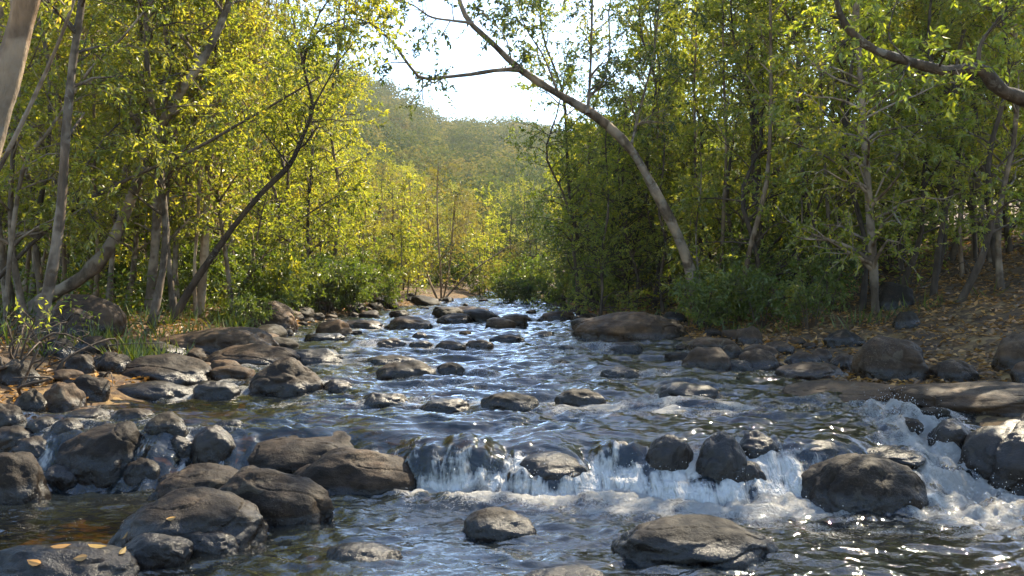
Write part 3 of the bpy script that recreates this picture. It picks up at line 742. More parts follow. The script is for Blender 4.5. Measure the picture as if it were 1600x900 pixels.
def hero(label, seed, path, d, w0, w1, bark, leaf, name='tree', fol=None, limbs=(), short=None, group=None, loc_extra=None):
    """path: photo pixels base->tip, d depth(s); limbs: (path, d, w0, w1, fol)"""
    d0 = float(np.atleast_1d(d)[0])
    T = Tree(seed)
    P = stick(path, d, 0)
    g = float(surf(P[0, 0], P[0, 1]))
    P = np.concatenate([[[P[0, 0] - (P[1, 0] - P[0, 0]) * .05, P[0, 1], min(g, P[0, 2]) - .15]], P]) if P[0, 2] > g - .1 or True else P
    k = d0 / F
    p, r = T.tube(P, w0 / 2 * k * .72, w1 / 2 * k * .7, 9, 30)
    if fol: T.foliage(p, r, **fol)
    for (lp, ld, a, b, lf) in limbs:
        kk = float(np.mean(np.atleast_1d(ld))) / F
        lp_, lr = T.tube(stick(lp, ld, 0), a / 2 * kk * .75, b / 2 * kk * .75, 7, 18)
        if lf: T.foliage(lp_, lr, **lf)
    loc = P[1].copy(); loc[2] = min(g, P[1, 2])
    t = T.build(name, bark, leaf, loc, label, 'tree', group)
    HEROES.append((path[0], path[1], short, t))
    return t
def FO(nb=16, t0=.35, bl=1.4, ntw=6, tl=.7, nl=12, ll=.088, **k): return dict(nb=nb, t0=t0, bl=bl, ntw=ntw + 1, tl=tl, nl=int(nl * 1.5), ll=min(ll, .09), **k)
GL = 'trees on the left bank'; GR = 'trees on the right bank'
hero('thick pale trunk leaning out of the top left corner', 1, [(-95, 640), (-60, 420), (-18, 230), (22, 80), (52, -40), (95, -200), (130, -420)], [7.6, 7.4], 62, 46, 'pale', 'left', short='the pale corner trunk', group=GL, fol=FO(10, .75, 1.6))
hero('straight dark trunk rising from the left bank near the edge', 2, [(62, 522), (80, 430), (95, 330), (104, 200), (115, 90), (128, 0), (140, -150), (150, -330)], [11.2, 11.4], 26, 10, 'grey', 'left', short='the straight dark trunk near the left edge', group=GL, fol=FO(16, .35, 1.5))
hero('curved trunk sweeping up to the right behind the pale boulder', 3, [(52, 482), (85, 458), (130, 432), (172, 385), (205, 310), (238, 225), (275, 155), (318, 90), (352, 20), (380, -80), (400, -200)], [13.4, 13.6], 34, 9, 'grey', 'left', short='the curved trunk', group=GL, fol=FO(18, .5, 1.6))
hero('tall slim grey trunk right of the pale boulder', 4, [(230, 512), (240, 410), (247, 320), (254, 200), (260, 100), (260, 0), (262, -150), (265, -330)], [14.6, 14.6], 23, 10, 'grey', 'left', short='the tall slim grey trunk', group=GL, fol=FO(20, .3, 1.6))
hero('pale trunk forking at half height in the left forest', 5, [(310, 504), (318, 420), (323, 330), (328, 240), (331, 195)], [15.5, 15.5], 20, 14, 'pale', 'left', short='the pale forked trunk', group=GL,
     limbs=[([(331, 200), (318, 150), (300, 60), (285, -60)], 15.5, 9, 4, FO(10, .2, 1.5)), ([(331, 200), (345, 150), (365, 60), (380, -80)], 15.5, 9, 4, FO(12, .2, 1.5)), ([(330, 215), (360, 190), (410, 150), (450, 120)], 15.3, 5, 2, FO(7, .3, 1.0))])
hero('thin dark trunk leaning far right then hooking upward', 6, [(268, 506), (298, 450), (332, 400), (372, 345), (412, 298), (452, 258), (472, 215), (488, 170), (478, 120), (470, 80)], [14.2, 13.6], 17, 4, 'dark', 'left', short='the hooked leaning trunk', group=GL,
     fol=FO(16, .55, 1.0, 6, .55, 10), limbs=[([(452, 258), (430, 230), (400, 190), (375, 150)], 13.8, 4, 2, FO(5, .3, .7)), ([(488, 170), (510, 130), (530, 95), (550, 70)], 13.6, 4, 2, FO(6, .2, .7, 5, .5, 9)), ([(470, 80), (510, 40), (560, 30), (610, 55)], 13.6, 4, 1.5, FO(10, .15, .7, 6, .5, 8)), ([(472, 100), (500, 20), (540, -20), (590, -30)], 13.6, 4, 1.5, FO(10, .15, .8, 6, .5, 8))])
hero('thin bare stem slanting across the top left corner', 7, [(-40, 335), (0, 262), (40, 180), (75, 105), (100, 45), (118, -10), (150, -140)], [10, 10], 11, 6, 'grey', 'left', short='the slanting bare stem', group=GL, fol=FO(6, .8, 1.0))
hero('slim stem bending right low in the left corner', 8, [(8, 500), (18, 380), (38, 260), (80, 200), (140, 110), (190, 60), (240, 0)], [12.4, 12.4], 11, 4, 'grey', 'left', short='the bending stem in the left corner', group=GL, fol=FO(10, .4, 1.1))
hero('low branchy tree arching long thin limbs over the left bank', 9, [(-30, 470), (30, 400), (110, 330), (200, 280), (300, 235), (380, 190), (450, 150), (500, 120)], [12.8, 12.0], 11, 3, 'dark', 'left', short='the arching low tree', group=GL, fol=FO(14, .35, .9, 6, .55, 10),
     limbs=[([(110, 330), (140, 250), (190, 190), (260, 168), (340, 165)], 12.6, 5, 2, FO(8, .3, .9))])
hero('slender tree with crossing low stems beside the sunlit boulder', 10, [(352, 500), (385, 440), (420, 390), (460, 350), (520, 310), (575, 280)], [16.5, 16.5], 8, 1.2, 'grey', 'left', group=GL, short='the slender crossing stems', fol=FO(14, .3, 1.0, 7, .6, 12),
     limbs=[([(385, 440), (400, 380), (410, 330), (425, 280)], 16.4, 5, 2, FO(8, .3, .9))])
# far multi stemmed tree on the sunlit point
hero('light multi stemmed tree on the sunny point up the river', 11, [(690, 482), (688, 420), (684, 360), (683, 300), (685, 255)], [29, 29], 6, 2, 'pale', 'gold', group=GL, short='the multi stemmed tree up the river', fol=FO(12, .3, 1.6, 6, .7, 9, .13),
     limbs=[([(690, 480), (702, 420), (708, 350), (712, 300)], 29, 5, 2, FO(9, .3, 1.4, 6, .7, 9, .13)), ([(690, 480), (668, 430), (655, 370), (650, 320)], 29, 5, 2, FO(9, .3, 1.4, 6, .7, 9, .13)), ([(692, 470), (730, 430), (765, 405), (795, 385)], 28.6, 4, 2, FO(6, .3, 1.0))])
# right bank
hero('big tree leaning out over the river with a sparse crown against the sky', 21, [(1096, 486), (1078, 420), (1062, 375), (1043, 335), (1020, 292), (985, 232), (932, 182), (872, 147), (812, 108), (770, 68), (732, 32), (715, -10), (700, -80)], [17.0, 15.8], 27, 6, 'grey', 'dark', short='the big leaning tree', group=GR,
     limbs=[([(812, 108), (775, 110), (738, 116), (700, 120), (660, 123), (636, 98), (614, 66), (585, 42), (560, 12), (548, -20)], [15.9, 15.2], 9, 3, FO(10, .35, .8, 6, .5, 8, .11)),
            ([(740, 36), (705, 32), (672, 26), (645, 8), (600, -8)], 15.8, 6, 2, FO(8, .2, .8, 6, .5, 9, .11)),
            ([(918, 177), (922, 120), (924, 60), (926, -30)], 16.2, 7, 4, FO(20, .15, 1.0, 5, .5, 7, .11)),
            ([(872, 147), (850, 90), (820, 40), (800, -20)], 15.9, 4, 2, FO(14, .1, .9, 6, .5, 9, .11)),
            ([(800, 100), (790, 60), (765, 30), (740, 5)], 15.7, 3, 2, FO(7, .1, .8, 6, .45, 9, .11)),
            ([(985, 232), (1000, 170), (1020, 90), (1030, 0)], 16.6, 6, 3, FO(18, .2, 1.0, 6, .6, 9, .11)),
            ([(660, 123), (660, 150), (663, 165)], 15.3, 3, 1, None)])
hero('tall dark trunk in the shade right of the leaning tree', 22, [(1192, 456), (1187, 380), (1183, 300), (1178, 200), (1173, 100), (1168, 0), (1165, -160)], [19.5, 19.5], 24, 12, 'dark', 'right', short='the tall dark trunk', group=GR, fol=FO(26, .15, 1.8, 7, .8, 13))
hero('straight grey trunk rooted behind the largest right shore boulder', 23, [(1369, 522), (1366, 440), (1360, 350), (1354, 260), (1350, 200), (1343, 100), (1338, 0), (1335, -150), (1332, -350), (1325, -620)], [14.0, 13.4], 20, 5, 'grey', 'right', short='the straight grey trunk', group=GR, fol=FO(40, .12, 1.7, 7, .75, 12),
     limbs=[([(1338, 0), (1280, -160), (1200, -340), (1100, -480)], [13.9, 12], 8, 3, FO(16, .15, 1.7)), ([(1335, -100), (1400, -260), (1480, -400), (1540, -560)], [13.8, 12.6], 8, 3, FO(16, .15, 1.7)), ([(1335, -200), (1300, -380), (1180, -560), (1020, -640)], [13.6, 11.2], 7, 3, FO(14, .2, 1.6)), ([(1356, 300), (1335, 240), (1300, 190), (1265, 150)], 13.8, 5, 2, FO(9, .2, 1.0)), ([(1358, 330), (1385, 270), (1420, 220), (1450, 190)], 13.8, 5, 2, FO(9, .2, 1.0))])  # crown and limbs above the frame are added to shade the foreground
hero('dark tree whose thick crooked limb hangs in from the top right', 24, [(1830, 520), (1800, 380), (1730, 250), (1660, 185), (1600, 155), (1562, 140), (1530, 106), (1480, 111), (1420, 96), (1362, 76), (1325, 45), (1308, 5), (1300, -60)], [10.4, 9.4], 40, 8, 'dark', 'right', short='the crooked overhanging limb', group=GR,
     fol=FO(8, .55, .7, 5, .45, 9, .10), limbs=[([(1530, 106), (1532, 70), (1560, 30), (1590, -10)], 9.8, 9, 4, FO(6, .3, .8, 6, .5, 10, .1)), ([(1420, 96), (1390, 60), (1395, 20), (1410, -20)], 9.5, 4, 2, FO(6, .2, .7, 6, .5, 10, .1)), ([(1660, 185), (1680, 60), (1690, -100), (1700, -250), (1640, -480), (1560, -700)], [9.9, 9.2], 18, 5, FO(26, .35, 1.7)), ([(1690, -100), (1600, -300), (1450, -460), (1300, -560)], [9.8, 8.6], 9, 3, FO(18, .3, 1.5))])  # tall limbs out of view, added for the shade they cast on the foreground
hero('left of a close pair of thin trunks in the right forest', 25, [(1297, 474), (1297, 400), (1293, 320), (1285, 200), (1280, 60), (1275, -60)], [16.5, 16.5], 10, 5, 'grey', 'right', short='the close pair of thin trunks', group=GR, fol=FO(14, .35, 1.3))
hero('right of a close pair of thin trunks in the right forest', 26, [(1312, 472), (1310, 400), (1312, 320), (1318, 200), (1320, 60), (1325, -60)], [17.0, 17.0], 10, 5, 'dark', 'right', group=GR, fol=FO(14, .35, 1.3))
hero('slim brown trunk in the shade left of the right hand slope', 27, [(1222, 440), (1220, 360), (1216, 260), (1213, 120), (1210, 0), (1208, -80)], [22, 22], 9, 5, 'grey', 'right', group=GR, fol=FO(14, .35, 1.5))
hero('thin trunk standing on the leaf covered slope at the far right', 28, [(1524, 430), (1522, 360), (1518, 260), (1520, 150), (1525, 40), (1530, -60)], [17, 17], 9, 5, 'dark', 'right', short='the thin trunk on the leafy slope', group=GR, fol=FO(14, .4, 1.4))

# generic forest trees (prototypes, then copies)
def proto(kind, seed):
    rg = np.random.default_rng(seed); T = Tree(seed)
    if kind in ('slim', 'slimR'):
        H = 10.0; x = np.cumsum(rg.normal(size=(8, 2)) * .22, 0) + rg.normal(size=2)[None] * np.linspace(0, .5, 8)[:, None]
        p, r = T.tube(np.column_stack([x - x[0], np.linspace(-.2, H, 8)]), .052, .012, 7, 20)
        T.foliage(p, r, 38, .14, 1.5, 9, .7, 23, .088, spread=.75, up=.3)
        return (T, 'grey', 'left') if kind == 'slim' else (T, 'dark', 'right')
    if kind == 'pole':
        H = 8.5; x = np.cumsum(rg.normal(size=(8, 2)) * .12, 0) + rg.normal(size=2)[None] * np.linspace(0, .6, 8)[:, None]
        p, r = T.tube(np.column_stack([x - x[0], np.linspace(-.2, H, 8)]), .043, .010, 6, 18)
        T.foliage(p, r, 26, .42, 1.1, 7, .6, 15, .085, spread=.65, up=.4)
        return T, 'pale', 'left'
    if kind == 'bushy':
        H = 8.0; x = np.cumsum(rg.normal(size=(7, 2)) * .25, 0)
        p, r = T.tube(np.column_stack([x - x[0], np.linspace(-.2, H, 7)]), .06, .012, 7, 18)
        T.foliage(p, r, 46, .05, 1.7, 9, .75, 20, .088, spread=.8, up=.12, droop=.4)
        return T, 'dark', 'right'
    if kind == 'dark':
        H = 7.0; x = np.cumsum(rg.normal(size=(7, 2)) * .2, 0)
        p, r = T.tube(np.column_stack([x - x[0], np.linspace(-.2, H, 7)]), .07, .012, 7, 18)
        T.foliage(p, r, 54, .03, 1.8, 9, .72, 22, .085, spread=.85, up=.05, droop=.45)
        return T, 'dark', 'dark'
    if kind == 'gold':
        H = 7.5; x = np.cumsum(rg.normal(size=(7, 2)) * .2, 0)
        p, r = T.tube(np.column_stack([x - x[0], np.linspace(-.2, H, 7)]), .045, .008, 6, 18)
        q, r2 = T.tube(np.column_stack([(x - x[0]) * 1.6 + np.linspace(0, .8, 7)[:, None], np.linspace(-.2, H * .85, 7)]), .05, .01, 6, 14)
        T.foliage(p, r, 26, .2, 1.5, 8, .65, 15, .082, spread=.6, up=.5)
        T.foliage(q, r2, 20, .25, 1.3, 8, .65, 15, .082, spread=.6, up=.5)
        return T, 'pale', 'gold'
    if kind in ('shrub', 'shrubdark'):
        for k in range(7):
            a = k * .9 + rg.random(); o = np.array([np.cos(a), np.sin(a)]) * .12; tip = np.array([np.cos(a), np.sin(a)]) * rg.uniform(.3, .7)
            z = rg.uniform(.8, 1.3)
            p, r = T.tube(np.array([[*o, -.05], [*(o + tip * .4), z * .6], [*(o + tip), z]]), .012, .004, 5, 8)
            T.foliage(p, r, 9, .15, .45, 4, .28, 8, .10, spread=.7, up=.2)
        return T, 'dark', 'fern' if kind == 'shrub' else 'dark'
    if kind == 'sapling':
        x = np.cumsum(rg.normal(size=(5, 2)) * .1, 0)
        p, r = T.tube(np.column_stack([x - x[0], np.linspace(-.1, 3.2, 5)]), .022, .006, 5, 12)
        T.foliage(p, r, 20, .15, .8, 5, .4, 9, .11, spread=.7, up=.25)
        return T, 'grey', 'left'
PRO = {k: [None] * 3 for k in ('slim', 'slimR', 'bushy', 'dark', 'gold', 'shrub', 'shrubdark', 'sapling', 'pole')}
PROS = {k: [(k, 900 + 13 * i + 101 * j) for j in range(3)] for i, k in enumerate(PRO)}
NM = {'slim': 'forest_tree', 'slimR': 'forest_tree', 'bushy': 'bushy_tree', 'dark': 'evergreen_tree', 'gold': 'autumn_tree', 'shrub': 'shrub', 'shrubdark': 'shrub', 'sapling': 'sapling', 'pole': 'thin_tree'}
HT = {'slim': 11.0, 'slimR': 11.0, 'bushy': 8.8, 'dark': 7.6, 'gold': 8.3, 'shrub': 1.4, 'shrubdark': 1.4, 'sapling': 3.6, 'pole': 9.2}
RD = {'slim': 1.7, 'slimR': 1.7, 'bushy': 2.0, 'dark': 2.0, 'gold': 1.7, 'shrub': .9, 'shrubdark': .9, 'sapling': .9, 'pole': 1.2}
PLACED = []
def put(kind, x, y, sc, sz=None, info=None):
    z = float(ground(x, y)) - .03
    j = random.randrange(3)
    if PRO[kind][j] is None:
        T, bk, lf = proto(*PROS[kind][j])
        o = T.build(NM[kind], bk, lf, (0, 0, 0), cat='shrub' if 'shrub' in kind else 'tree'); PRO[kind][j] = o
        o.location = (x, y, z); o.rotation_euler = (0, 0, random.uniform(0, 6.28)); o.scale = (sc, sc, sz or sc)
    else:
        o = copy_thing(PRO[kind][j], (x, y, z), random.uniform(0, 6.28), sc, sz)
    PLACED.append((kind, o, x, y, z))
    return o
TOPX = [-9999, 525, 550, 585, 630, 700, 770, 800, 840, 880, 915, 945, 1030, 9999]
TOPY = [-9999, -9999, 60, 190, 235, 255, 285, 262, 205, 160, 60, -9999, -9999, -9999]
def allowed(kind, x, y, sc):
    z = float(ground(x, y)); best = 9e9
    for s in (-1, -.5, 0, .5, 1):
        px = CX + F * (x + s * RD[kind] * sc * .9) / y
        ty = np.interp(px, TOPX, TOPY)
        best = min(best, CZ + (HY - ty) / F * y - z)
    return best
def forest(n, xf, yf, kinds, sclo, schi, mind):
    cnt = t = 0
    while cnt < n and t < n * 60:
        t += 1
        y = random.uniform(*yf); x = xf(y)
        if x is None: continue
        if any((x - a) ** 2 + (y - b) ** 2 < mind ** 2 for _, _, a, b, _ in PLACED): continue
        k = random.choice(kinds); sc = random.uniform(sclo, schi)
        al = allowed(k, x, y, sc); sz = sc
        if al < HT[k] * sc:
            f = al / (HT[k] * sc)
            if f < .3: continue
            sz = sc * f; sc = sc * max(f, .6)
        put(k, x, y, sc, sz); cnt += 1
def inview(x, y, m=1.5): return abs(x) / y < .593 + m / y
def L(lo, hi):
    def f(y):
        x = xl(y) - random.uniform(lo, hi); return x if inview(x, y) else None
    return f
def R_(lo, hi):
    def f(y):
        x = xr(y) + random.uniform(lo, hi); return x if inview(x, y) else None
    return f
forest(15, L(1.0, 7), (12.6, 16.5), ['slim'], .75, 1.05, .9)
forest(12, R_(3.2, 9), (13, 17), ['slimR', 'slimR', 'slim'], .75, 1.05, 1.0)
forest(46, L(1.6, 16), (15.5, 34), ['slim', 'slim', 'slim', 'gold'], .75, 1.2, 1.1)
forest(16, L(.8, 14), (30, 52), ['gold', 'gold', 'slim'], .8, 1.2, 1.2)
forest(50, R_(2.6, 16), (16.5, 34), ['slimR', 'slimR', 'slimR', 'bushy', 'slim'], .8, 1.2, 1.2)
forest(20, R_(.9, 4.0), (19.5, 34), ['dark', 'bushy', 'bushy'], .6, .95, 1.0)
forest(6, R_(6, 14), (15, 20), ['slimR', 'bushy'], .7, 1.0, 1.0)
forest(16, L(8, 24), (24, 46), ['slim', 'bushy', 'gold'], .8, 1.2, 1.3)
forest(16, lambda y: random.uniform(-9, 10), (46, 75), ['gold', 'slim', 'dark', 'slim'], .8, 1.2, 1.8)
forest(4, lambda y: random.uniform(-.6, 1.6), (38, 46), ['dark'], .5, .7, .6)
forest(14, lambda y: random.uniform(-3.2, 1.0), (34, 46), ['shrub', 'shrubdark', 'sapling'], .9, 1.4, .7)
for (x, y, q) in [(-.3, 32.5, .9), (.5, 33.5, 1.0), (-1.1, 34, 1.0), (.1, 35.5, 1.1)]: put('shrub', x, y, q)
for (x, y, q) in [(1.9, 18.8, .6), (1.6, 21, .75)]: put('bushy', x, y, q)
for (x, y, q, k) in [(2.1, 21.5, 1.0, 'slimR'), (2.9, 22.5, 1.05, 'slimR'), (2.3, 24.5, 1.0, 'slim'), (3.3, 20.4, 1.0, 'slimR'), (-5.2, 24, 1.1, 'slim'), (-5.8, 26, 1.15, 'slim'), (-5.0, 22.3, 1.0, 'slim')]: put(k, x, y, q)
# unseen trees beside the frame and behind the camera, added to shade the pool
for (x, y, s) in [(9.5, 9.5, 1.1), (8.6, 6.5, 1.0), (13, 8.5, 1.2), (10.4, 4.0, 1.0), (8.2, .5, 1.0), (9.6, -3, 1.1), (7.5, -6, 1.0), (-7.2, 3.5, 1.0), (-8.5, .2, 1.1), (-7.4, -3.5, 1.0), (-9.5, 6.5, 1.1), (-6.5, -7.5, 1.1), (-3.4, -9.5, 1.0), (3.8, -9, 1.0), (.4, -12, 1.15), (6.4, -11, 1.1), (-7, -12, 1.1)]:
    put('slimR' if s > 1.05 else 'bushy', x, y, s)
forest(36, L(.9, 13), (13.5, 32), ['pole'], .75, 1.15, .55)
forest(18, R_(2.2, 13), (15, 30), ['pole'], .75, 1.15, .55)
forest(22, L(.5, 12), (14.5, 34), ['sapling'], .7, 1.3, .7)
forest(26, L(3, 16), (17, 36), ['shrub'], 1.0, 1.7, .8)
forest(7, R_(4, 14), (16, 30), ['shrub'], .9, 1.4, .8)
forest(16, R_(1.8, 8), (14.5, 28), ['sapling'], .7, 1.2, .8)
forest(20, L(.4, 4), (15, 30), ['shrub'], .6, 1.1, .6)
forest(15, R_(.8, 7), (14.8, 30), ['shrub'], .6, 1.1, .6)
for px, py, s, k in [(430, 500, .8, 'shrub'), (470, 492, .9, 'shrub'), (510, 490, .9, 'shrubdark'), (540, 488, .9, 'shrub'), (395, 520, .5, 'shrub'), (1140, 508, .8, 'shrub'), (1190, 512, .7, 'shrub'), (1265, 512, .6, 'shrub'), (600, 482, .8, 'shrub'), (830, 478, .8, 'shrubdark'), (870, 482, .8, 'shrub'), (800, 474, .9, 'shrubdark')]:
    h = hit(px, py); put(k, h[0], h[1], s)

# labels for the forest, told apart by the nearest landmark
LT = [(b, s) for b, _, s, _ in HEROES if s]
LS = LT + [((140, 500), 'the pale sunlit boulder'), ((420, 505), 'the sunlit boulder beside the water'), ((985, 515), 'the wide low slab at the bend'), ((1395, 580), 'the largest right shore boulder')]
DESC = {'slim': 'slim yellow green tree', 'slimR': 'slim green tree', 'bushy': 'bushy green tree', 'dark': 'dense dark green tree', 'gold': 'thin golden leaved tree', 'shrub': 'low bright green shrub', 'shrubdark': 'low dark green shrub', 'sapling': 'young leafy sapling', 'pole': 'thin pale stemmed tree'}
bk = {}
for kind, o, x, y, z in PLACED:
    px, py = CX + F * x / y, HY + F * (CZ - z) / y
    q = min(LS if 'sh' in kind or kind == 'sapling' else LT, key=lambda r: abs(r[0][0] - px) + 2 * abs(r[0][1] - py))
    side = 'right' if px > q[0][0] else 'left'
    dep = 'behind and ' if y > 26 else ''
    bk.setdefault((kind, dep, side, q[1]), []).append((abs(px - q[0][0]), o))
for (kind, dep, side, sh), lst in bk.items():
    for k, (_, o) in enumerate(sorted(lst, key=lambda r: r[0])):
        o['label'] = f"{DESC[kind]}, {ORD[min(k, 19)]} {dep}{side} of {sh}"
        o['category'] = 'shrub' if 'shrub' in kind else 'tree'
        o['group'] = 'shrubs along the banks' if 'shrub' in kind else 'trees of the forest on both banks'

# ------------------------------------------------------------------ root tangle and dry twigs on the near left bank
def tangle(label, cx, cy, d, n, w, h, seed, name='root_tangle'):
    T = Tree(seed); rg = T.rg; c = at(cx, cy, d)
    c[2] = float(ground(c[0], c[1]))
    for k in range(n):
        a = c + np.array([rg.normal() * w * .5, rg.normal() * .3, 0]); a[2] = float(ground(a[0], a[1])) - .03
        b = a + np.array([rg.normal() * w * .6, rg.normal() * .3, rg.uniform(.15, 1) * h]); m = (a + b) / 2 + rg.normal(size=3) * .12
        e = b + np.array([rg.normal() * .3, rg.normal() * .2, -rg.uniform(-.1, .35)])
        T.tube(np.array([a, m, b, e]), rg.uniform(.006, .022), .003, 5, 12)
    p, r = T.tube(np.array([c, c + [.1, 0, h * .6], c + [.2, 0, h]]), .015, .004, 5, 8)
    T.foliage(p, r, 5, .3, .4, 3, .3, 4, .06)
    t = T.build(name, 'dark', 'right', c, label, 'roots', trunk_name='roots')
    return t
tangle('tangle of dead roots and dry twigs on the near left bank', 25, 590, 8.6, 26, .6, .55, 301)
tangle('heap of dry twigs under the straight dark trunk on the left', 90, 525, 10.4, 16, .6, .4, 302, 'twig_heap')
tangle('dry brushwood on the shaded slope behind the right shore', 1420, 470, 15.5, 20, 1.2, .5, 303, 'brushwood')
tangle('fallen grey twigs near the tall dark trunk', 1240, 462, 17.5, 18, 1.2, .5, 304, 'brushwood')

# ------------------------------------------------------------------ leaf litter, ground cover, grass
def scatter(n, side, y0, y1, lo, hi):
    y = y0 + (y1 - y0) * RNG.random(n) ** 1.3
    d = lo + (hi - lo) * RNG.random(n) ** 1.2
    x = (xl(y) - d) if side < 0 else (xr(y) + d)
    return x, y
def litter(name, n, side, y0, y1, lo, hi, label):
    x, y = scatter(n, side, y0, y1, lo, hi); z = ground(x, y) + .012 + .02 * RNG.random(n)
    D = RNG.normal(size=(n, 3)) * [1, 1, .25]; Nn = norm(RNG.normal(size=(n, 3)) * .35 + [0, 0, 1])
    Ln = RNG.uniform(.05, .12, n)
    V, Ft, tint = leaves(np.stack([x, y, z], 1), D, Nn, Ln, Ln * .5, RNG)
    tag(link(name, build_mesh(name, V, [Ft], LEAF['dry'], False, attrs={'tint': tint})), label, 'leaf litter', kind='stuff')
litter('leaf_litter', 26000, 1, 7.5, 26, .3, 11, 'dry orange brown leaves covering the slope on the right bank')
litter('leaf_litter', 12000, -1, 6, 26, .1, 8, 'dry leaves covering the forest floor on the left bank')
def cover(name, n, side, y0, y1, lo, hi, leaf, label, hmax, ll):
    x, y = scatter(n, side, y0, y1, lo, hi)
    keep = n2(x, y, .6, .6, 14.) > -.05; x, y = x[keep], y[keep]; n = len(x)
    z = ground(x, y) + hmax * RNG.random(n) ** 1.5
    D = RNG.normal(size=(n, 3)) * [1, 1, .5] + [0, 0, .2]; Nn = norm(RNG.normal(size=(n, 3)) * .5 + [0, 0, 1])
    Ln = ll * RNG.uniform(.6, 1.3, n)
    V, Ft, tint = leaves(np.stack([x, y, z], 1), D, Nn, Ln, Ln * .45, RNG)
    tag(link(name, build_mesh(name, V, [Ft], LEAF[leaf], False, attrs={'tint': tint})), label, 'ground cover', kind='stuff')
cover('undergrowth', 34000, -1, 14, 40, .9, 16, 'fern', 'low green undergrowth between the trunks on the left bank', .7, .12)
cover('undergrowth', 8000, 1, 16, 40, 1.6, 12, 'right', 'dim green undergrowth between the trunks on the right bank', .6, .12)
def grass(name, n, side, y0, y1, lo, hi, label):
    x, y = scatter(n, side, y0, y1, lo, hi); keep = n2(x, y, 1.1, 1.1, 24.) > .1; x, y = x[keep], y[keep]; n = len(x)
    D = norm(RNG.normal(size=(n, 3)) * [.5, .5, .2] + [0, 0, 1]); Nn = norm(RNG.normal(size=(n, 3)) * [1, 1, .1])
    Ln = RNG.uniform(.15, .4, n)
    V, Ft, tint = leaves(np.stack([x, y, ground(x, y) - .01], 1), D, Nn, Ln, np.full(n, .007), RNG)
    tag(link(name, build_mesh(name, V, [Ft], LEAF['fern'], False, attrs={'tint': tint})), label, 'grass', kind='stuff')
grass('grass', 9000, -1, 9.5, 24, .35, 4, 'thin green grass on the left bank')
grass('grass', 1800, 1, 13, 26, 1.0, 5, 'thin grass by the right shore stones')
# yellow leaves lying on the wet ledge
dg = bpy.context.evaluated_depsgraph_get()
def drop(px, py):
    o = Vector((0, 0, CZ)); d = Vector(((px - CX) / F, 1, -(py - HY) / F)).normalized()
    okk, loc, nrm, *_ = scn.ray_cast(dg, o, d); return loc, nrm
dg.update()
for px, py, ln, rz, lab in [(95, 855, .10, .4, 'broad yellow leaf on the wet bottom left ledge, upright one of a pair'), (152, 855, .10, .1, 'broad yellow leaf on the wet ledge, right one of the pair'), (54, 880, .085, 2.9, 'yellow leaf lowest on the wet ledge in the bottom left corner'), (127, 872, .075, 3.3, 'narrow yellow leaf just below the pair on the wet ledge'), (192, 862, .06, 1.4, 'small yellow leaf stuck to the black dripping ledge'), (268, 811, .055, .3, 'small yellow leaf on the boulder with the glistening flank'), (197, 838, .05, .8, 'tiny yellow leaf above the black dripping ledge')]:
    loc, nrm = drop(px, py)
    D = np.array([[math.cos(rz), math.sin(rz), .0]]); S = np.array([-math.sin(rz), math.cos(rz), 0])
    out = [(0, 0), (.18, .17), (.42, .26), (.72, .19), (1, 0), (.72, -.19), (.42, -.26), (.18, -.17)]
    top = [np.array([0, 0, .012 - .01 * abs(b) * 3]) * 1 + (a - .5) * ln * D[0] + b * ln * S for a, b in out]
    bot = [q - [0, 0, .0012] for q in top]
    Vv_ = np.array(top + bot); nv = len(out)
    polys = [np.array([list(range(nv))]), np.array([list(range(2 * nv - 1, nv - 1, -1))]), np.array([[i, i + nv, (i + 1) % nv + nv, (i + 1) % nv] for i in range(nv)])]
    me = build_mesh('fallen_leaf', Vv_, polys, LEAF['dry'], False, attrs={'tint': np.full(len(Vv_), .95)})
    o = link('fallen_leaf', me, None, loc)
    o.rotation_euler = Vector((0, 0, 1)).rotation_difference((nrm + Vector((0, -.3, .5))).normalized()).to_euler()
    tag(o, lab, 'leaf', 'yellow leaves on the wet rock')

# hill forest: one mass
nt = 3400
yy = RNG.uniform(150, 540, nt); xx = RNG.uniform(-.62, .30, nt) * yy
cz_ = hillz(xx, yy); rad = RNG.uniform(2.8, 6.4, nt)
nf = 105
d = norm(RNG.normal(size=(nt, nf, 3))); rr = RNG.uniform(.6, 1, (nt, nf)) ** .5
C = np.stack([xx, yy, cz_ + rad * .9], -1)
P = C[:, None] + d * rr[..., None] * rad[:, None, None] * np.array([1, 1, 1.0])
n = nt * nf
D = np.cross(d.reshape(-1, 3), RNG.normal(size=(n, 3))); Nn = norm(d.reshape(-1, 3) + RNG.normal(size=(n, 3)) * .22 + [0, 0, .1])
Ln = RNG.uniform(.8, 1.6, n)
V, Ft, _ = leaves(P.reshape(-1, 3), D, Nn, Ln, Ln * .7, RNG)
ht = np.clip(.45 + .30 * RNG.normal(size=nt) + .5 * n2(xx, yy, .03, .03, 8.), 0, 1)
tint = np.clip(np.repeat(np.repeat(ht, nf), 4) + np.repeat(RNG.normal(size=n) * .06, 4), 0, 1)
tag(link('hill_forest', build_mesh('hill_forest', V, [Ft], LEAF['hill'], False, attrs={'tint': tint})), 'far forest covering the sunlit hillside', 'forest', kind='stuff')

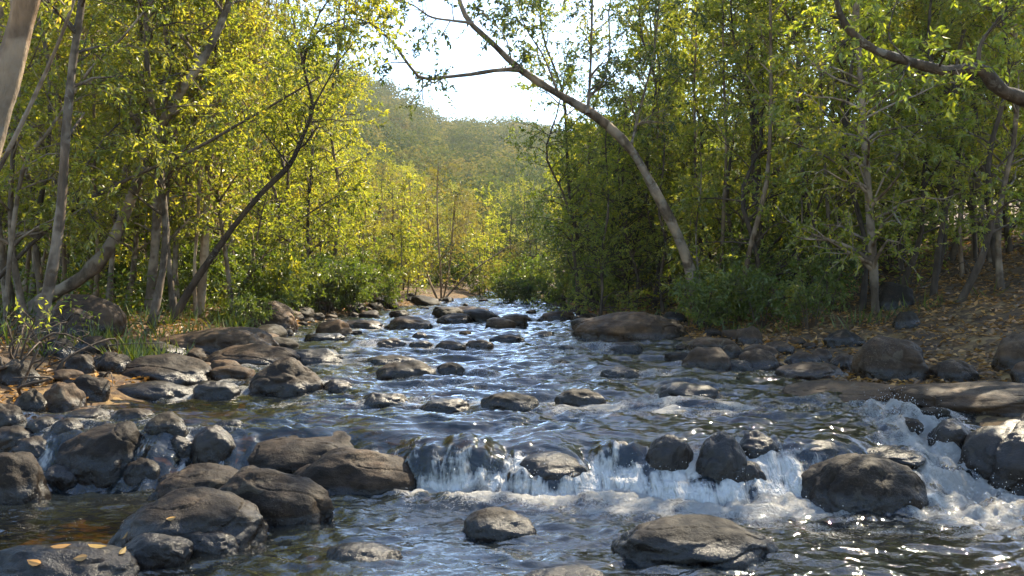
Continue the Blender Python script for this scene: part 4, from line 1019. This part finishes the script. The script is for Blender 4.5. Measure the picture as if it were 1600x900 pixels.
# ------------------------------------------------------------------ air
def haze(density):
    t = NT('haze_air')
    t.out(None, t.n('ShaderNodeVolumePrincipled', {'Color': (.95, .95, .93), 'Density': density, 'Anisotropy': .55}))
    x0, x1, y0, y1, z0, z1 = -700, 700, -45, 760, -6, 260
    v = np.array([[x, y, z] for x in (x0, x1) for y in (y0, y1) for z in (z0, z1)])
    f = np.array([[0, 1, 3, 2], [4, 6, 7, 5], [0, 4, 5, 1], [2, 3, 7, 6], [0, 2, 6, 4], [1, 5, 7, 3]])
    tag(link('haze', build_mesh('haze', v, [f], t.m, False)), kind='stuff')
HAZE = .00017
if HAZE: haze(HAZE)

# ------------------------------------------------------------------ light, sky, camera
SUN_EL, SUN_AZ = math.radians(47), math.radians(36)     # azimuth to the right of the view direction
w = bpy.data.worlds.new('World'); scn.world = w; w.use_nodes = True
nt_ = w.node_tree; nt_.nodes.clear()
sky = nt_.nodes.new('ShaderNodeTexSky'); sky.sky_type = 'NISHITA'; sky.sun_disc = False
sky.sun_elevation = SUN_EL; sky.sun_rotation = SUN_AZ; sky.dust_density = .3; sky.air_density = 1.1; sky.ozone_density = 2.2
bg = nt_.nodes.new('ShaderNodeBackground'); bg.inputs['Strength'].default_value = .15
wo = nt_.nodes.new('ShaderNodeOutputWorld')
nt_.links.new(sky.outputs[0], bg.inputs[0]); nt_.links.new(bg.outputs[0], wo.inputs[0])
sl = bpy.data.lights.new('sun', 'SUN'); sl.energy = 5.0; sl.angle = math.radians(.5); sl.color = (1, .87, .64)
so = link('sun', sl); so.location = (20, 30, 40)
sd = Vector((math.sin(SUN_AZ) * math.cos(SUN_EL), math.cos(SUN_AZ) * math.cos(SUN_EL), math.sin(SUN_EL)))
so.rotation_euler = (-sd).to_track_quat('-Z', 'Y').to_euler()
cd = bpy.data.cameras.new('camera'); cam = link('camera', cd); cam.location = (0, 0, CZ); cam.rotation_euler = (math.pi / 2, 0, 0)
cd.sensor_width = 36; cd.lens = F / 1600 * 36; cd.shift_y = -(450 - HY) / 1600; cd.clip_end = 3000; cd.clip_start = .05
scn.camera = cam
scn.view_settings.view_transform = 'Standard'; scn.view_settings.look = 'None'; scn.view_settings.gamma = 1
scn.view_settings.exposure = 1.8
scn.cycles.use_denoising = True
scn.cycles.max_bounces = 8; scn.cycles.diffuse_bounces = 3; scn.cycles.glossy_bounces = 3; scn.cycles.transmission_bounces = 4; scn.cycles.transparent_max_bounces = 8; scn.cycles.volume_bounces = 0
scn.cycles.caustics_reflective = False; scn.cycles.caustics_refractive = False
scn.cycles.sample_clamp_indirect = 6
